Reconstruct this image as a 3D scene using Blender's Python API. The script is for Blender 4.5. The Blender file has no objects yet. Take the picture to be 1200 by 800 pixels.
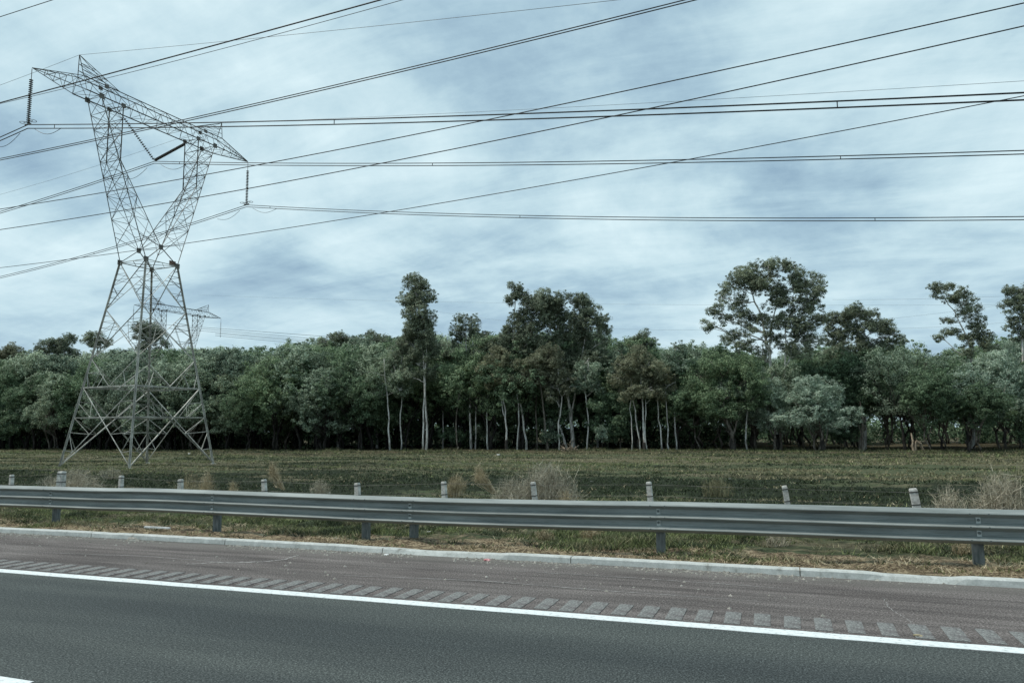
import bpy, math, random
import numpy as np
from math import sin, cos, tan, atan, radians, pi, sqrt, exp
random.seed(7); RNG = np.random.default_rng(7)
sc = bpy.context.scene
col = sc.collection

# ------------------------------------------------------------------ camera
F = 867.0; TH = atan((504.5-400)/F); RO = .0087; YAW = radians(19.88)
EYE = np.array([0, 0, 1.9])
f0 = np.array([-sin(YAW), cos(YAW), 0]); r0 = np.array([cos(YAW), sin(YAW), 0]); zz = np.array([0, 0, 1.])
FW = f0*cos(TH)+zz*sin(TH); u0 = zz*cos(TH)-f0*sin(TH)
RT = r0*cos(RO)-u0*sin(RO); UP = u0*cos(RO)+r0*sin(RO)
def ray(px, py): return FW+RT*(px-600)/F+UP*(400-py)/F
def onY(px, py, P):                     # point of the plane y=P seen at a pixel of the photograph
    d = ray(px, py); return EYE+d*P/d[1]
def onZ(px, py, Z):
    d = ray(px, py); return EYE+d*(Z-EYE[2])/d[2]
def proj(p):
    d = np.array(p)-EYE; k = d@FW; return 600+F*(d@RT)/k, 400-F*(d@UP)/k
from mathutils import Matrix, Vector
cam = bpy.data.cameras.new('camera'); co = bpy.data.objects.new('camera', cam); col.objects.link(co)
m = Matrix.Identity(4)
for i in range(3):
    m[i][0] = RT[i]; m[i][1] = UP[i]; m[i][2] = -FW[i]; m[i][3] = EYE[i]
co.matrix_world = m
cam.sensor_width = 36; cam.lens = F/1200*36; cam.clip_start = .1; cam.clip_end = 20000
sc.camera = co
sc.view_settings.view_transform = 'Standard'; sc.view_settings.look = 'None'
sc.view_settings.exposure = .36; sc.view_settings.gamma = 1

# ------------------------------------------------------------------ world and sun
SUN_EL = radians(60); SUN_AZ = radians(250)     # compass style: 0 = +Y, clockwise
w = bpy.data.worlds.new('World'); sc.world = w; w.use_nodes = True
nt = w.node_tree; nt.nodes.clear(); N = nt.nodes; L = nt.links
def nd(t, **k):
    n = N.new(t)
    for a, b in k.items(): setattr(n, a, b)
    return n
out = nd('ShaderNodeOutputWorld'); bg = nd('ShaderNodeBackground'); bg.inputs[1].default_value = .1
L.new(bg.outputs[0], out.inputs[0])
sky = nd('ShaderNodeTexSky', sky_type='NISHITA', sun_disc=False, sun_elevation=SUN_EL, sun_rotation=SUN_AZ)
tc = nd('ShaderNodeTexCoord'); sp = nd('ShaderNodeSeparateXYZ'); L.new(tc.outputs['Generated'], sp.inputs[0])
def mth(op, a, b=None, c=None):
    n = nd('ShaderNodeMath', operation=op)
    for i, v in enumerate((a, b, c)):
        if v is None: continue
        if isinstance(v, (int, float)): n.inputs[i].default_value = v
        else: L.new(v, n.inputs[i])
    return n.outputs[0]
zc = mth('ADD', mth('MAXIMUM', sp.outputs[2], 0.0), .22)
cx = mth('DIVIDE', sp.outputs[0], zc); cy = mth('DIVIDE', sp.outputs[1], zc)
cb = nd('ShaderNodeCombineXYZ'); L.new(cx, cb.inputs[0]); L.new(cy, cb.inputs[1])
def cloud(scale, detail, rough, dist, off, stretch=(1, 1, 1), rz=0):
    mp = nd('ShaderNodeMapping'); L.new(cb.outputs[0], mp.inputs[0])
    mp.inputs['Location'].default_value = off; mp.inputs['Scale'].default_value = stretch
    mp.inputs['Rotation'].default_value = (0, 0, rz)
    n = nd('ShaderNodeTexNoise'); L.new(mp.outputs[0], n.inputs['Vector'])
    n.inputs['Scale'].default_value = scale; n.inputs['Detail'].default_value = detail
    n.inputs['Roughness'].default_value = rough; n.inputs['Distortion'].default_value = dist
    return n.outputs[0]
def ramp(v, stops):
    r = nd('ShaderNodeValToRGB'); L.new(v, r.inputs[0]); e = r.color_ramp.elements
    while len(e) < len(stops): e.new(.5)
    for el, (p, c) in zip(e, stops):
        el.position = p; el.color = (c[0], c[1], c[2], 1)
    return r.outputs[0]
def mixc(f, a, b):
    n = nd('ShaderNodeMix', data_type='RGBA')
    if isinstance(f, float): n.inputs[0].default_value = f
    else: L.new(f, n.inputs[0])
    L.new(a, n.inputs[6]); L.new(b, n.inputs[7]); return n.outputs[2]
c1 = cloud(1.35, 11, .60, .25, (3.7, 1.3, 0), (1, .75, 1), .5)
c2 = cloud(3.2, 10, .64, .4, (9.1, 4.2, 0), (.45, 1.3, 1), .35)
cm = mth('ADD', mth('MULTIPLY', c1, .68), mth('MULTIPLY', c2, .32))
CLOUD = ramp(cm, [(.36, (2.25, 3.4, 4.4)), (.44, (3.25, 4.65, 5.5)), (.51, (4.4, 5.9, 6.5)), (.61, (5.8, 7.2, 7.6))])
HORIZ = ramp(sp.outputs[2], [(0, (1, 1, 1)), (.22, (0, 0, 0))])
cpal = nd('ShaderNodeRGB'); cpal.outputs[0].default_value = (4.3, 5.7, 6.6, 1)
hz = nd('ShaderNodeRGBToBW'); L.new(HORIZ, hz.inputs[0])
cc = mixc(mth('MULTIPLY', hz.outputs[0], .45), CLOUD, cpal.outputs[0])
L.new(mixc(.05, cc, sky.outputs[0]), bg.inputs[0])

sun = bpy.data.lights.new('sun', 'SUN'); sun.energy = 2.3; sun.angle = radians(9); sun.color = (1, .95, .87)
so = bpy.data.objects.new('sun', sun); col.objects.link(so)
sd = Vector((sin(SUN_AZ)*cos(SUN_EL), cos(SUN_AZ)*cos(SUN_EL), sin(SUN_EL)))
so.rotation_euler = sd.to_track_quat('Z', 'Y').to_euler(); so.location = (0, 0, 60)

# ------------------------------------------------------------------ helpers
def tag(o, label=None, cat=None, group=None, kind=None):
    if label: o['label'] = label
    if cat: o['category'] = cat
    if group: o['group'] = group
    if kind: o['kind'] = kind
    return o
def link(name, me, mat=None, parent=None):
    o = bpy.data.objects.new(name, me); col.objects.link(o)
    if mat is not None and len(me.materials) == 0: me.materials.append(mat)
    if parent is not None: o.parent = parent
    return o
def empty(name, loc, rz=0):
    o = bpy.data.objects.new(name, None); col.objects.link(o); o.location = loc; o.rotation_euler = (0, 0, rz)
    o.empty_display_size = .2
    return o
def mesh(name, vs, fs, smooth=False):
    me = bpy.data.meshes.new(name); me.from_pydata([tuple(map(float, v)) for v in vs], [], fs); me.update()
    if smooth: me.polygons.foreach_set('use_smooth', [True]*len(me.polygons))
    return me
def np_mesh(name, V, k, mats=None):     # V (n*k,3): n separate polygons of k corners
    n = len(V)//k
    me = bpy.data.meshes.new(name); me.vertices.add(n*k); me.vertices.foreach_set('co', np.ascontiguousarray(V, dtype=np.float32).ravel())
    me.loops.add(n*k); me.loops.foreach_set('vertex_index', np.arange(n*k, dtype=np.int32))
    me.polygons.add(n); me.polygons.foreach_set('loop_start', np.arange(0, n*k, k, dtype=np.int32))
    if mats is not None: me.polygons.foreach_set('material_index', np.asarray(mats, dtype=np.int32))
    me.update(calc_edges=True); return me
def grid_mesh(name, xs, ys, zf):
    X, Y = np.meshgrid(xs, ys); Z = zf(X, Y); V = np.stack([X, Y, Z], -1).reshape(-1, 3)
    nx, ny = len(xs), len(ys); i = np.arange(nx*(ny-1)).reshape(ny-1, nx)[:, :-1].ravel()
    Fc = np.stack([i, i+1, i+nx+1, i+nx], -1)
    me = bpy.data.meshes.new(name); me.vertices.add(len(V)); me.vertices.foreach_set('co', V.astype(np.float32).ravel())
    me.loops.add(Fc.size); me.loops.foreach_set('vertex_index', Fc.astype(np.int32).ravel())
    me.polygons.add(len(Fc)); me.polygons.foreach_set('loop_start', np.arange(0, Fc.size, 4, dtype=np.int32))
    me.polygons.foreach_set('use_smooth', [True]*len(Fc)); me.update(calc_edges=True); return me
class MB:
    def __init__(s): s.v = []; s.f = []
    def add(s, vs, fs):
        b = len(s.v); s.v += [tuple(map(float, v)) for v in vs]; s.f += [tuple(b+i for i in f) for f in fs]
    def box(s, c, d, rz=0, tilt=0):
        vs = []
        for z in (-.5, .5):
            for x, y in ((-.5, -.5), (.5, -.5), (.5, .5), (-.5, .5)):
                p = Matrix.Rotation(rz, 3, 'Z') @ Matrix.Rotation(tilt, 3, 'Y') @ Vector((x*d[0], y*d[1], z*d[2])); vs.append((c[0]+p.x, c[1]+p.y, c[2]+p.z))
        s.add(vs, [(3, 2, 1, 0), (4, 5, 6, 7), (0, 1, 5, 4), (1, 2, 6, 5), (2, 3, 7, 6), (3, 0, 4, 7)])
    def tube(s, pts, rad, n=6, cap=True):
        pts = [Vector(p) for p in pts]
        if not hasattr(rad, '__len__'): rad = [rad]*len(pts)
        vs = []; fs = []
        for i, p in enumerate(pts):
            t = (pts[min(i+1, len(pts)-1)]-pts[max(i-1, 0)]).normalized()
            a = t.cross(Vector((0, 0, 1)) if abs(t.z) < .9 else Vector((0, 1, 0))).normalized(); b = t.cross(a)
            for k in range(n):
                q = p+(a*cos(2*pi*k/n)+b*sin(2*pi*k/n))*rad[i]; vs.append(q)
        for i in range(len(pts)-1):
            for k in range(n):
                fs.append((i*n+k, i*n+(k+1) % n, (i+1)*n+(k+1) % n, (i+1)*n+k))
        if cap: fs += [tuple(range(n))[::-1], tuple((len(pts)-1)*n+k for k in range(n))]
        s.add(vs, fs)
    def lathe(s, prof, n=10, c=(0, 0, 0)):
        vs = [(c[0]+r*cos(2*pi*k/n), c[1]+r*sin(2*pi*k/n), c[2]+z) for r, z in prof for k in range(n)]
        fs = [(i*n+k, i*n+(k+1) % n, (i+1)*n+(k+1) % n, (i+1)*n+k) for i in range(len(prof)-1) for k in range(n)]
        s.add(vs, fs)
    def angle(s, a, b, wd, n=None):     # an L-profile steel member
        a = Vector(a); b = Vector(b); t = (b-a).normalized()
        u = t.cross(Vector(n) if n is not None else (Vector((0, 0, 1)) if abs(t.z) < .95 else Vector((0, 1, 0)))).normalized(); v = t.cross(u)
        th = wd*.14; pr = [(0, 0), (wd, 0), (wd, th), (th, th), (th, wd), (0, wd)]
        vs = [p+u*(x-wd/3)+v*(y-wd/3) for p in (a, b) for x, y in pr]
        s.add(vs, [(i, (i+1) % 6, 6+(i+1) % 6, 6+i) for i in range(6)])
    def build(s, name, mat, parent=None, smooth=False): return link(name, mesh(name, s.v, s.f, smooth), mat, parent)

def hsh(ix, iy, s=0):
    v = np.sin(ix*127.1+iy*311.7+s*74.7)*43758.5453; return v-np.floor(v)
def vn(x, y, s=0):
    x = np.asarray(x, float); y = np.asarray(y, float)
    ix, iy = np.floor(x), np.floor(y); fx, fy = x-ix, y-iy; fx = fx*fx*(3-2*fx); fy = fy*fy*(3-2*fy)
    return (hsh(ix, iy, s)*(1-fx)+hsh(ix+1, iy, s)*fx)*(1-fy)+(hsh(ix, iy+1, s)*(1-fx)+hsh(ix+1, iy+1, s)*fx)*fy
def fbm(x, y, s=0, o=3): return sum(vn(x*2**k, y*2**k, s+k)*.5**k for k in range(o))/sum(.5**k for k in range(o))

class Mat:
    def __init__(s, name, rough=.85, metal=0, spec=.3):
        s.m = bpy.data.materials.new(name); s.m.use_nodes = True; s.t = s.m.node_tree; s.b = s.t.nodes['Principled BSDF']
        s.b.inputs['Roughness'].default_value = rough; s.b.inputs['Metallic'].default_value = metal
        s.b.inputs['Specular IOR Level'].default_value = spec
        s.tc = s.t.nodes.new('ShaderNodeTexCoord'); s.col = None
    def noise(s, scale, detail=6, rough=.6, stretch=(1, 1, 1), dist=0, off=(0, 0, 0), coord='Object'):
        mp = s.t.nodes.new('ShaderNodeMapping'); s.t.links.new(s.tc.outputs[coord], mp.inputs[0]); mp.inputs['Scale'].default_value = stretch; mp.inputs['Location'].default_value = off
        n = s.t.nodes.new('ShaderNodeTexNoise'); s.t.links.new(mp.outputs[0], n.inputs['Vector'])
        n.inputs['Scale'].default_value = scale; n.inputs['Detail'].default_value = detail; n.inputs['Roughness'].default_value = rough; n.inputs['Distortion'].default_value = dist
        return n.outputs[0]
    def ramp(s, v, stops):
        r = s.t.nodes.new('ShaderNodeValToRGB'); s.t.links.new(v, r.inputs[0]); e = r.color_ramp.elements
        while len(e) < len(stops): e.new(.5)
        for el, (p, c) in zip(e, stops):
            if isinstance(c, (int, float)): c = (c, c, c)
            el.position = p; el.color = (c[0], c[1], c[2], 1)
        return r.outputs[0]
    def rgb(s, c):
        n = s.t.nodes.new('ShaderNodeRGB'); n.outputs[0].default_value = (*c, 1); return n.outputs[0]
    def mix(s, f, a, b, mode='MIX'):
        n = s.t.nodes.new('ShaderNodeMix'); n.data_type = 'RGBA'; n.blend_type = mode
        for i, v in ((0, f), (6, a), (7, b)):
            if isinstance(v, (int, float)): n.inputs[i].default_value = v
            elif isinstance(v, tuple): n.inputs[i].default_value = (*v, 1)
            else: s.t.links.new(v, n.inputs[i])
        return n.outputs[2]
    def math(s, op, a, b):
        n = s.t.nodes.new('ShaderNodeMath'); n.operation = op
        for i, v in enumerate((a, b)):
            if isinstance(v, (int, float)): n.inputs[i].default_value = v
            else: s.t.links.new(v, n.inputs[i])
        return n.outputs[0]
    def base(s, c): s.t.links.new(c, s.b.inputs['Base Color']); return s
    def bump(s, v, dist=.01, strength=.6):
        n = s.t.nodes.new('ShaderNodeBump'); n.inputs['Distance'].default_value = dist; n.inputs['Strength'].default_value = strength
        s.t.links.new(v, n.inputs['Height']); s.t.links.new(n.outputs[0], s.b.inputs['Normal']); return s
    def sep(s):
        n = s.t.nodes.new('ShaderNodeSeparateXYZ'); s.t.links.new(s.tc.outputs['Object'], n.inputs[0]); return n.outputs
    def rnd(s):
        n = s.t.nodes.new('ShaderNodeObjectInfo'); return n.outputs['Random']
def simple(name, a, b, scale=5, rough=.85, metal=0, bump=.0, stretch=(1, 1, 1), spec=.3, detail=6, lo=.35, hi=.65):
    M = Mat(name, rough, metal, spec); n = M.noise(scale, detail, .6, stretch); M.base(M.ramp(n, [(lo, a), (hi, b)]))
    if bump: M.bump(n, bump)
    return M.m

# ------------------------------------------------------------------ materials
M = Mat('lane_asphalt', .9, 0, .25)
fine = M.noise(60, 3, .8); fine2 = M.noise(26, 4, .8); big = M.noise(.55, 4, .5, (.12, 1.6, 1)); mid = M.noise(1.4, 5, .6, (.5, 1, 1))
c = M.ramp(fine, [(.34, (.013, .016, .016)), (.5, (.049, .058, .056)), (.66, (.160, .178, .172))])
c = M.mix(.75, c, M.ramp(fine2, [(.34, (.55, .55, .55)), (.66, (1.4, 1.4, 1.4))]), 'MULTIPLY')
c = M.mix(.9, c, M.ramp(big, [(.36, (.66, .68, .71)), (.64, (1.22, 1.20, 1.17))]), 'MULTIPLY')
c = M.mix(.5, c, M.ramp(mid, [(.3, (.85, .85, .85)), (.7, (1.12, 1.12, 1.12))]), 'MULTIPLY')
M.base(c).bump(fine, .006, .8); MAT_LANE = M.m
M = Mat('shoulder_asphalt', .92, 0, .2)
fine = M.noise(48, 4, .8); st = M.noise(2.2, 7, .65, (.16, 2.4, 1)); pt = M.noise(.9, 6, .6, (.5, 1.3, 1), .5); scr = M.noise(3.2, 5, .6, (.06, 6, 1))
c = M.ramp(fine, [(.34, (.032, .028, .027)), (.5, (.104, .092, .088)), (.68, (.28, .262, .25))])
c = M.mix(.9, c, M.ramp(st, [(.34, (.62, .61, .61)), (.66, (1.35, 1.33, 1.32))]), 'MULTIPLY')
c = M.mix(.8, c, M.ramp(pt, [(.38, (.84, .83, .83)), (.64, (1.2, 1.22, 1.22))]), 'MULTIPLY')
c = M.mix(M.ramp(scr, [(.64, 0), (.72, .45)]), c, (.22, .21, .21))
s_ = M.sep(); edge = M.ramp(M.math('ADD', M.math('MULTIPLY', M.math('SUBTRACT', s_[1], 9.9), 1.4), M.math('MULTIPLY', M.noise(3, 6, .7), .5)), [(.3, 0), (1, .75)])
c = M.mix(edge, c, M.ramp(M.noise(45, 4, .7), [(.35, (.07, .065, .06)), (.6, (.20, .19, .175))]))
M.base(c).bump(fine, .008, .8); MAT_SHOULDER = M.m
M = Mat('rumble_asphalt', .92, 0, .2); c = M.ramp(M.noise(40, 4, .8), [(.34, (.075, .078, .076)), (.5, (.165, .168, .163)), (.66, (.32, .325, .315))])
c = M.mix(M.ramp(M.noise(5, 5, .7, off=(4, 0, 0)), [(.48, 0), (.66, .8)]), c, (.085, .073, .075)); M.base(c); MAT_RUMBLE = M.m
M = Mat('road_paint', .7, 0, .3); n = M.noise(30, 6, .7, (.6, 1, 1)); M.base(M.ramp(n, [(.33, (.22, .24, .24)), (.42, (.60, .64, .64)), (.7, (.78, .82, .82))])).bump(n, .002); MAT_PAINT = M.m
M = Mat('kerb_concrete', .9); n = M.noise(7, 8, .65); n2 = M.noise(50, 4, .7); c = M.ramp(n, [(.28, (.22, .22, .20)), (.42, (.42, .44, .42)), (.7, (.56, .58, .56))])
M.base(M.mix(.5, c, M.ramp(n2, [(.35, (.75, .75, .75)), (.6, (1.1, 1.1, 1.1))]), 'MULTIPLY')).bump(n2, .006); MAT_KERB = M.m
# ground
M = Mat('field_soil_and_grass', .95, 0, .1); s_ = M.sep(); y = s_[1]
nf = M.noise(6, 8, .75, (.7, 1.6, 1)); nm = M.noise(.9, 8, .72, (.14, 1.3, 1)); nl = M.noise(.06, 5, .6, (.35, 1.5, 1)); nv = M.noise(24, 5, .75)
green = M.ramp(nf, [(.34, (.018, .024, .014)), (.52, (.070, .088, .046)), (.70, (.17, .19, .10))])
tan = M.ramp(nf, [(.32, (.045, .040, .026)), (.52, (.14, .125, .08)), (.72, (.30, .265, .17))])
straw = M.ramp(M.math('ADD', M.math('MULTIPLY', nv, .6), M.math('MULTIPLY', M.noise(3.2, 6, .7, off=(7, 0, 0)), .4)), [(.40, (.022, .017, .012)), (.46, (.10, .075, .050)), (.52, (.27, .21, .135)), (.62, (.58, .49, .33))])
field = M.mix(M.ramp(M.math('ADD', M.math('MULTIPLY', nm, .7), M.math('MULTIPLY', nl, .45)), [(.54, 0), (.62, .95)]), green, tan)
# worn brown floor under the trees
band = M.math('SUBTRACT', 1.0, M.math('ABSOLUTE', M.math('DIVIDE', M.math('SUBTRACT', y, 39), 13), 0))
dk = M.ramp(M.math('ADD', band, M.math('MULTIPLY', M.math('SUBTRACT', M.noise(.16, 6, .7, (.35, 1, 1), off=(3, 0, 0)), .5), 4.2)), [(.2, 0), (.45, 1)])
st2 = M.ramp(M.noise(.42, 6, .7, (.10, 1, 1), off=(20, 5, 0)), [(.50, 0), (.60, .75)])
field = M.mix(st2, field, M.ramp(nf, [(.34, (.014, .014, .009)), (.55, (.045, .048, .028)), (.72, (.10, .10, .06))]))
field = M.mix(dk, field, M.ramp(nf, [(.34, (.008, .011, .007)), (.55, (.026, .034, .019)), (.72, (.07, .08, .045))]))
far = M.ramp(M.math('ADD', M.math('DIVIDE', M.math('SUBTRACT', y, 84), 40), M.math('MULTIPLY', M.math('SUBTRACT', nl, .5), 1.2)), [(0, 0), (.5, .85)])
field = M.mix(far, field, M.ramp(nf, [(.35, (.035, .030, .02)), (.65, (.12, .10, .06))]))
near = M.ramp(M.math('ADD', M.math('MULTIPLY', M.math('SUBTRACT', 12.1, y), .7), M.math('MULTIPLY', M.noise(1.3, 6, .7), 1.9)), [(.72, 0), (1.0, 1)])
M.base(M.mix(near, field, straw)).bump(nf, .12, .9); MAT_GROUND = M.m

def leafmat(name, dark, mid, light, rough=.65, spec=.3, sc_=.45, tr=.42, var=.35):
    M = Mat(name, rough, 0, spec)
    g = M.t.nodes.new('ShaderNodeNewGeometry'); 
    n = M.noise(sc_, 3, .6); ra = M.t.nodes.new('ShaderNodeMath'); ra.operation = 'ADD'
    v = M.math('ADD', M.math('MULTIPLY', n, .6), M.math('MULTIPLY', g.outputs['Random Per Island'], .4))
    c = M.ramp(v, [(.28, dark), (.5, mid), (.72, light)])
    c = M.mix(1., c, M.ramp(M.rnd(), [(0, (1-var, 1-var*.9, 1-var*.9)), (.5, (1, 1, 1)), (1, (1+var*.5, 1+var*.35, 1+var*.2))]), 'MULTIPLY')
    M.base(c)
    o = M.t.nodes['Material Output']; t = M.t.nodes.new('ShaderNodeBsdfTranslucent'); mx = M.t.nodes.new('ShaderNodeMixShader'); mx.inputs[0].default_value = tr
    M.t.links.new(c, t.inputs[0]); M.t.links.new(M.b.outputs[0], mx.inputs[1]); M.t.links.new(t.outputs[0], mx.inputs[2]); M.t.links.new(mx.outputs[0], o.inputs[0])
    return M.m
LEAF_SILVER = leafmat('silvery_leaves', (.036, .056, .036), (.165, .228, .155), (.64, .76, .58), var=.3)
LEAF_PALE = leafmat('pale_silver_leaves', (.06, .10, .065), (.31, .41, .31), (.74, .84, .70), var=.2)
LEAF_GREEN = leafmat('green_leaves', (.024, .044, .024), (.120, .190, .105), (.42, .55, .34), var=.3)
LEAF_EUC = leafmat('eucalyptus_leaves', (.034, .044, .028), (.165, .205, .140), (.48, .54, .39), var=.2)
LEAF_BROWN = leafmat('olive_brown_leaves', (.044, .050, .030), (.20, .215, .140), (.48, .50, .34), var=.2)
LEAF_DRY = leafmat('dry_stems', (.13, .115, .08), (.36, .33, .25), (.64, .59, .47), tr=.1, sc_=3, var=.1)
LEAF_TAN = leafmat('tan_field_blades', (.07, .066, .036), (.20, .185, .105), (.38, .35, .21), tr=.2, sc_=1.5, var=.05)
GRASS_DARK = leafmat('dark_grass_blades', (.010, .016, .008), (.032, .048, .022), (.09, .115, .055), tr=.2, sc_=1.1, var=.05)
LEAF_STRAW = leafmat('straw_blades', (.14, .11, .06), (.38, .31, .19), (.66, .57, .40), tr=.15, sc_=3, var=.1)
GRASS = leafmat('grass_blades', (.020, .030, .012), (.096, .122, .048), (.32, .36, .16), tr=.25, sc_=1.1, var=.05)
def bark(name, stops, sc_=2.2):
    M = Mat(name, .9, 0, .2); n = M.noise(sc_, 7, .65, (1.6, 1.6, .45), .4); M.base(M.ramp(n, stops)).bump(n, .05); return M.m
BARK_PALE = bark('pale_eucalyptus_bark', [(.34, (.14, .12, .10)), (.44, (.36, .34, .31)), (.58, (.66, .65, .62))])
BARK_GREY = bark('grey_brown_bark', [(.36, (.045, .038, .030)), (.52, (.12, .105, .088)), (.7, (.26, .24, .21))])
BARK_DARK = bark('dark_bark', [(.36, (.012, .011, .010)), (.55, (.04, .036, .032)), (.72, (.09, .082, .072))])
DEADWOOD = bark('bleached_dead_wood', [(.34, (.08, .06, .04)), (.5, (.27, .21, .15)), (.66, (.50, .43, .33))], 5)
M = Mat('galvanised_rail', .6, .05, .35); n = M.noise(1.6, 6, .6, (.5, 3, 6)); n2 = M.noise(14, 5, .7, (.3, 3, 3))
M.base(M.mix(.6, M.ramp(n, [(.3, (.15, .172, .168)), (.7, (.305, .333, .323))]), M.ramp(n2, [(.3, (.62, .61, .59)), (.45, (.95, .95, .95)), (.7, (1.15, 1.15, 1.15))]), 'MULTIPLY')).bump(n, .01, .2); MAT_RAIL = M.m
MAT_RPOST = simple('rail_post_steel', (.07, .085, .085), (.19, .21, .21), 9, .55, .4, stretch=(2, 2, .5))
MAT_RPOST2 = simple('splice_steel', (.38, .41, .40), (.58, .62, .60), 11, .6, .2)
MAT_STEEL = simple('tower_steel', (.22, .215, .19), (.55, .54, .49), 1.3, .6, .25, stretch=(1, 1, .4))  # lighter copy: the sunlit look of the lower pylon is in the colour
MAT_STEEL_D = simple('tower_steel_shaded', (.07, .068, .062), (.17, .165, .15), 1.3, .6, .25)  # darker copy: the upper pylon's shade against the sky is in the colour
MAT_CABLE = simple('weathered_cable', (.022, .024, .026), (.045, .048, .05), 3, .5, .4)
MAT_CABLE_F = simple('pale_cable', (.12, .13, .135), (.2, .21, .215), 3, .5, .5)
MAT_GLASS = simple('insulator_glaze', (.018, .016, .015), (.045, .038, .034), 8, .3, 0, spec=.6)
MAT_POSTC = simple('fence_post_concrete', (.30, .29, .27), (.68, .67, .63), 9, .95, bump=.01)
MAT_PAPER = simple('white_litter', (.50, .52, .51), (.75, .76, .75), 14, .8)
MAT_RED = simple('red_litter', (.40, .06, .07), (.70, .42, .42), 22, .6)
MAT_STONE = simple('pale_stone', (.16, .15, .13), (.42, .40, .36), 9, .95, bump=.02)
MAT_RUST = simple('brown_plate', (.12, .075, .06), (.22, .15, .12), 4, .8)
MAT_MARK = simple('dark_wire_band', (.03, .028, .025), (.07, .065, .06), 20, .9)

# ------------------------------------------------------------------ terrain and road
def zt(x, y):
    x = np.asarray(x, float); y = np.asarray(y, float)
    z = np.interp(y, [-60, -14, -13.6, 10.60, 10.66, 11.75, 13, 14.6, 15.8, 20.5, 26, 3000], [-1.4, -.6, -.08, -.08, .045, .02, .0, .03, -.06, -1.0, -1.2, -1.2])
    k = np.clip((y-11)/3, 0, 1)
    z = z+k*(fbm(x*.35, y*.35, 3)-.5)*.22+np.clip((y-16)/6, 0, 1)*(fbm(x*.5, y*1.1, 13)-.5)*.14+np.clip((y-24)/20, 0, 1)*(fbm(x*.05, y*.09, 5)-.5)*.5
    z = z+np.clip((y-10.75)/.5, 0, 1)*(fbm(x*2.3, y*2.3, 9, 4)-.5)*.16
    return z
def graded(lo, hi, a, b, step, g=1.09):
    c_ = list(np.arange(a, b+1e-6, step)); s_ = step; v = a
    pre = []
    while v > lo: s_ *= g; v -= s_; pre.append(max(v, lo))
    s_ = step; v = c_[-1]; post = []
    while v < hi: s_ *= g; v += s_; post.append(min(v, hi))
    return np.array(pre[::-1]+c_+post)
xs = graded(-3000, 3000, -19, 5, .16, 1.035)
ys = np.array(sorted(set(list(np.round(graded(-800, 6000, 10.6, 22, .14, 1.035), 4))+[-14, -13.6, 10.0, 10.45, 10.66])))
tag(link('ground', grid_mesh('ground', xs, ys, zt), MAT_GROUND), kind='structure')
def sheet(name, x0, x1, y0, y1, z, mat, nx=2, ny=2, parent=None, kind='structure'):
    me = grid_mesh(name, np.linspace(x0, x1, nx), np.linspace(y0, y1, ny), lambda X, Y: X*0+z)
    o = link(name, me, mat, parent); 
    if kind: tag(o, kind=kind)
    return o
sheet('road', -500, 500, -13.5, 7.56, 0, MAT_LANE)
shoulder = sheet('shoulder', -500, 500, 7.56, 10.56, 0, MAT_SHOULDER)
def wob(name, x0, x1, y0, y1, z, mat, step=.12, amp=.012, h=.004):
    n = int((x1-x0)/step); X = np.linspace(x0, x1, n); a = (vn(X*3, X*0, 3)-.5)*amp; b = (vn(X*3, X*0, 8)-.5)*amp
    vs = []; 
    for i in range(n): vs += [(X[i], y0+a[i], z), (X[i], y1+b[i], z), (X[i], y0+a[i], z+h), (X[i], y1+b[i], z+h)]
    fs = []
    for i in range(n-1):
        k = i*4; fs += [(k+2, k+6, k+7, k+3), (k, k+4, k+6, k+2), (k+1, k+3, k+7, k+5)]
    return tag(link(name, mesh(name, vs, fs), mat), kind='structure')
wob('edge_line', -120, 60, 7.565, 7.745, .001, MAT_PAINT)
for k in range(-6, 7):
    x1 = -5.55+k*12.2
    wob('lane_line', x1-5, x1, 4.22, 4.38, .001, MAT_PAINT)
# milled rumble bars beside the edge line
rb = MB(); rb.box((0, 0, 0), (.158, .5, .006)); rme = mesh('rumble_bar', rb.v, rb.f); rme.materials.append(MAT_RUMBLE)
for k in range(-105, 60):
    o = link('rumble_bar', rme, None, shoulder); o.location = (k*.282, 8.07+random.uniform(-.01, .01), .003); o.scale = (random.uniform(.92, 1.08), random.uniform(.94, 1.04), 1); o.rotation_euler.z = random.uniform(-.02, .02)
MAT_SCRAPE = simple('scraped_dust', (.20, .19, .18), (.36, .35, .34), 30, .95)
def scrape(pxs, w_, label):
    pts = [onZ(a, b, 0) for a, b in pxs]; vs = []; rr = random.Random(len(pxs)); P_ = []
    for a, b in zip(pts[:-1], pts[1:]):
        for f in np.arange(0, 1, .06): P_.append(a+(b-a)*f)
    for i, q in enumerate(P_):
        d = P_[min(i+1, len(P_)-1)]-P_[max(i-1, 0)]; d = d/np.linalg.norm(d); nn = np.array([-d[1], d[0], 0]); ww = w_*rr.uniform(.2, 1)*sin(pi*(i+.5)/len(P_))**.4; off = nn*rr.uniform(-.012, .012)
        for k in (-1, 1): v = q+off+nn*k*ww/2; vs.append((v[0], v[1], .0035))
    fs = [(2*i, 2*i+1, 2*i+3, 2*i+2) for i in range(len(P_)-1)]
    o = link('scrape_mark', mesh('scrape_mark', vs, fs), MAT_SCRAPE, shoulder); o['label'] = label
scrape([(218, 661), (250, 659), (310, 658), (335, 655), (350, 650)], .085, 'pale curved scrape across the shoulder at left')
scrape([(1035, 700), (1042, 712), (1058, 722), (1075, 735)], .014, 'pale crack across the shoulder at right')
scrape([(380, 673), (560, 680), (740, 694), (900, 705)], .03, 'long thin pale scratch along the shoulder')
scrape([(590, 668), (760, 678), (930, 690)], .025, 'second thin scratch nearer the kerb')
scrape([(20, 646), (180, 652), (300, 662)], .025, 'thin scratch along the left part of the shoulder')
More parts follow.
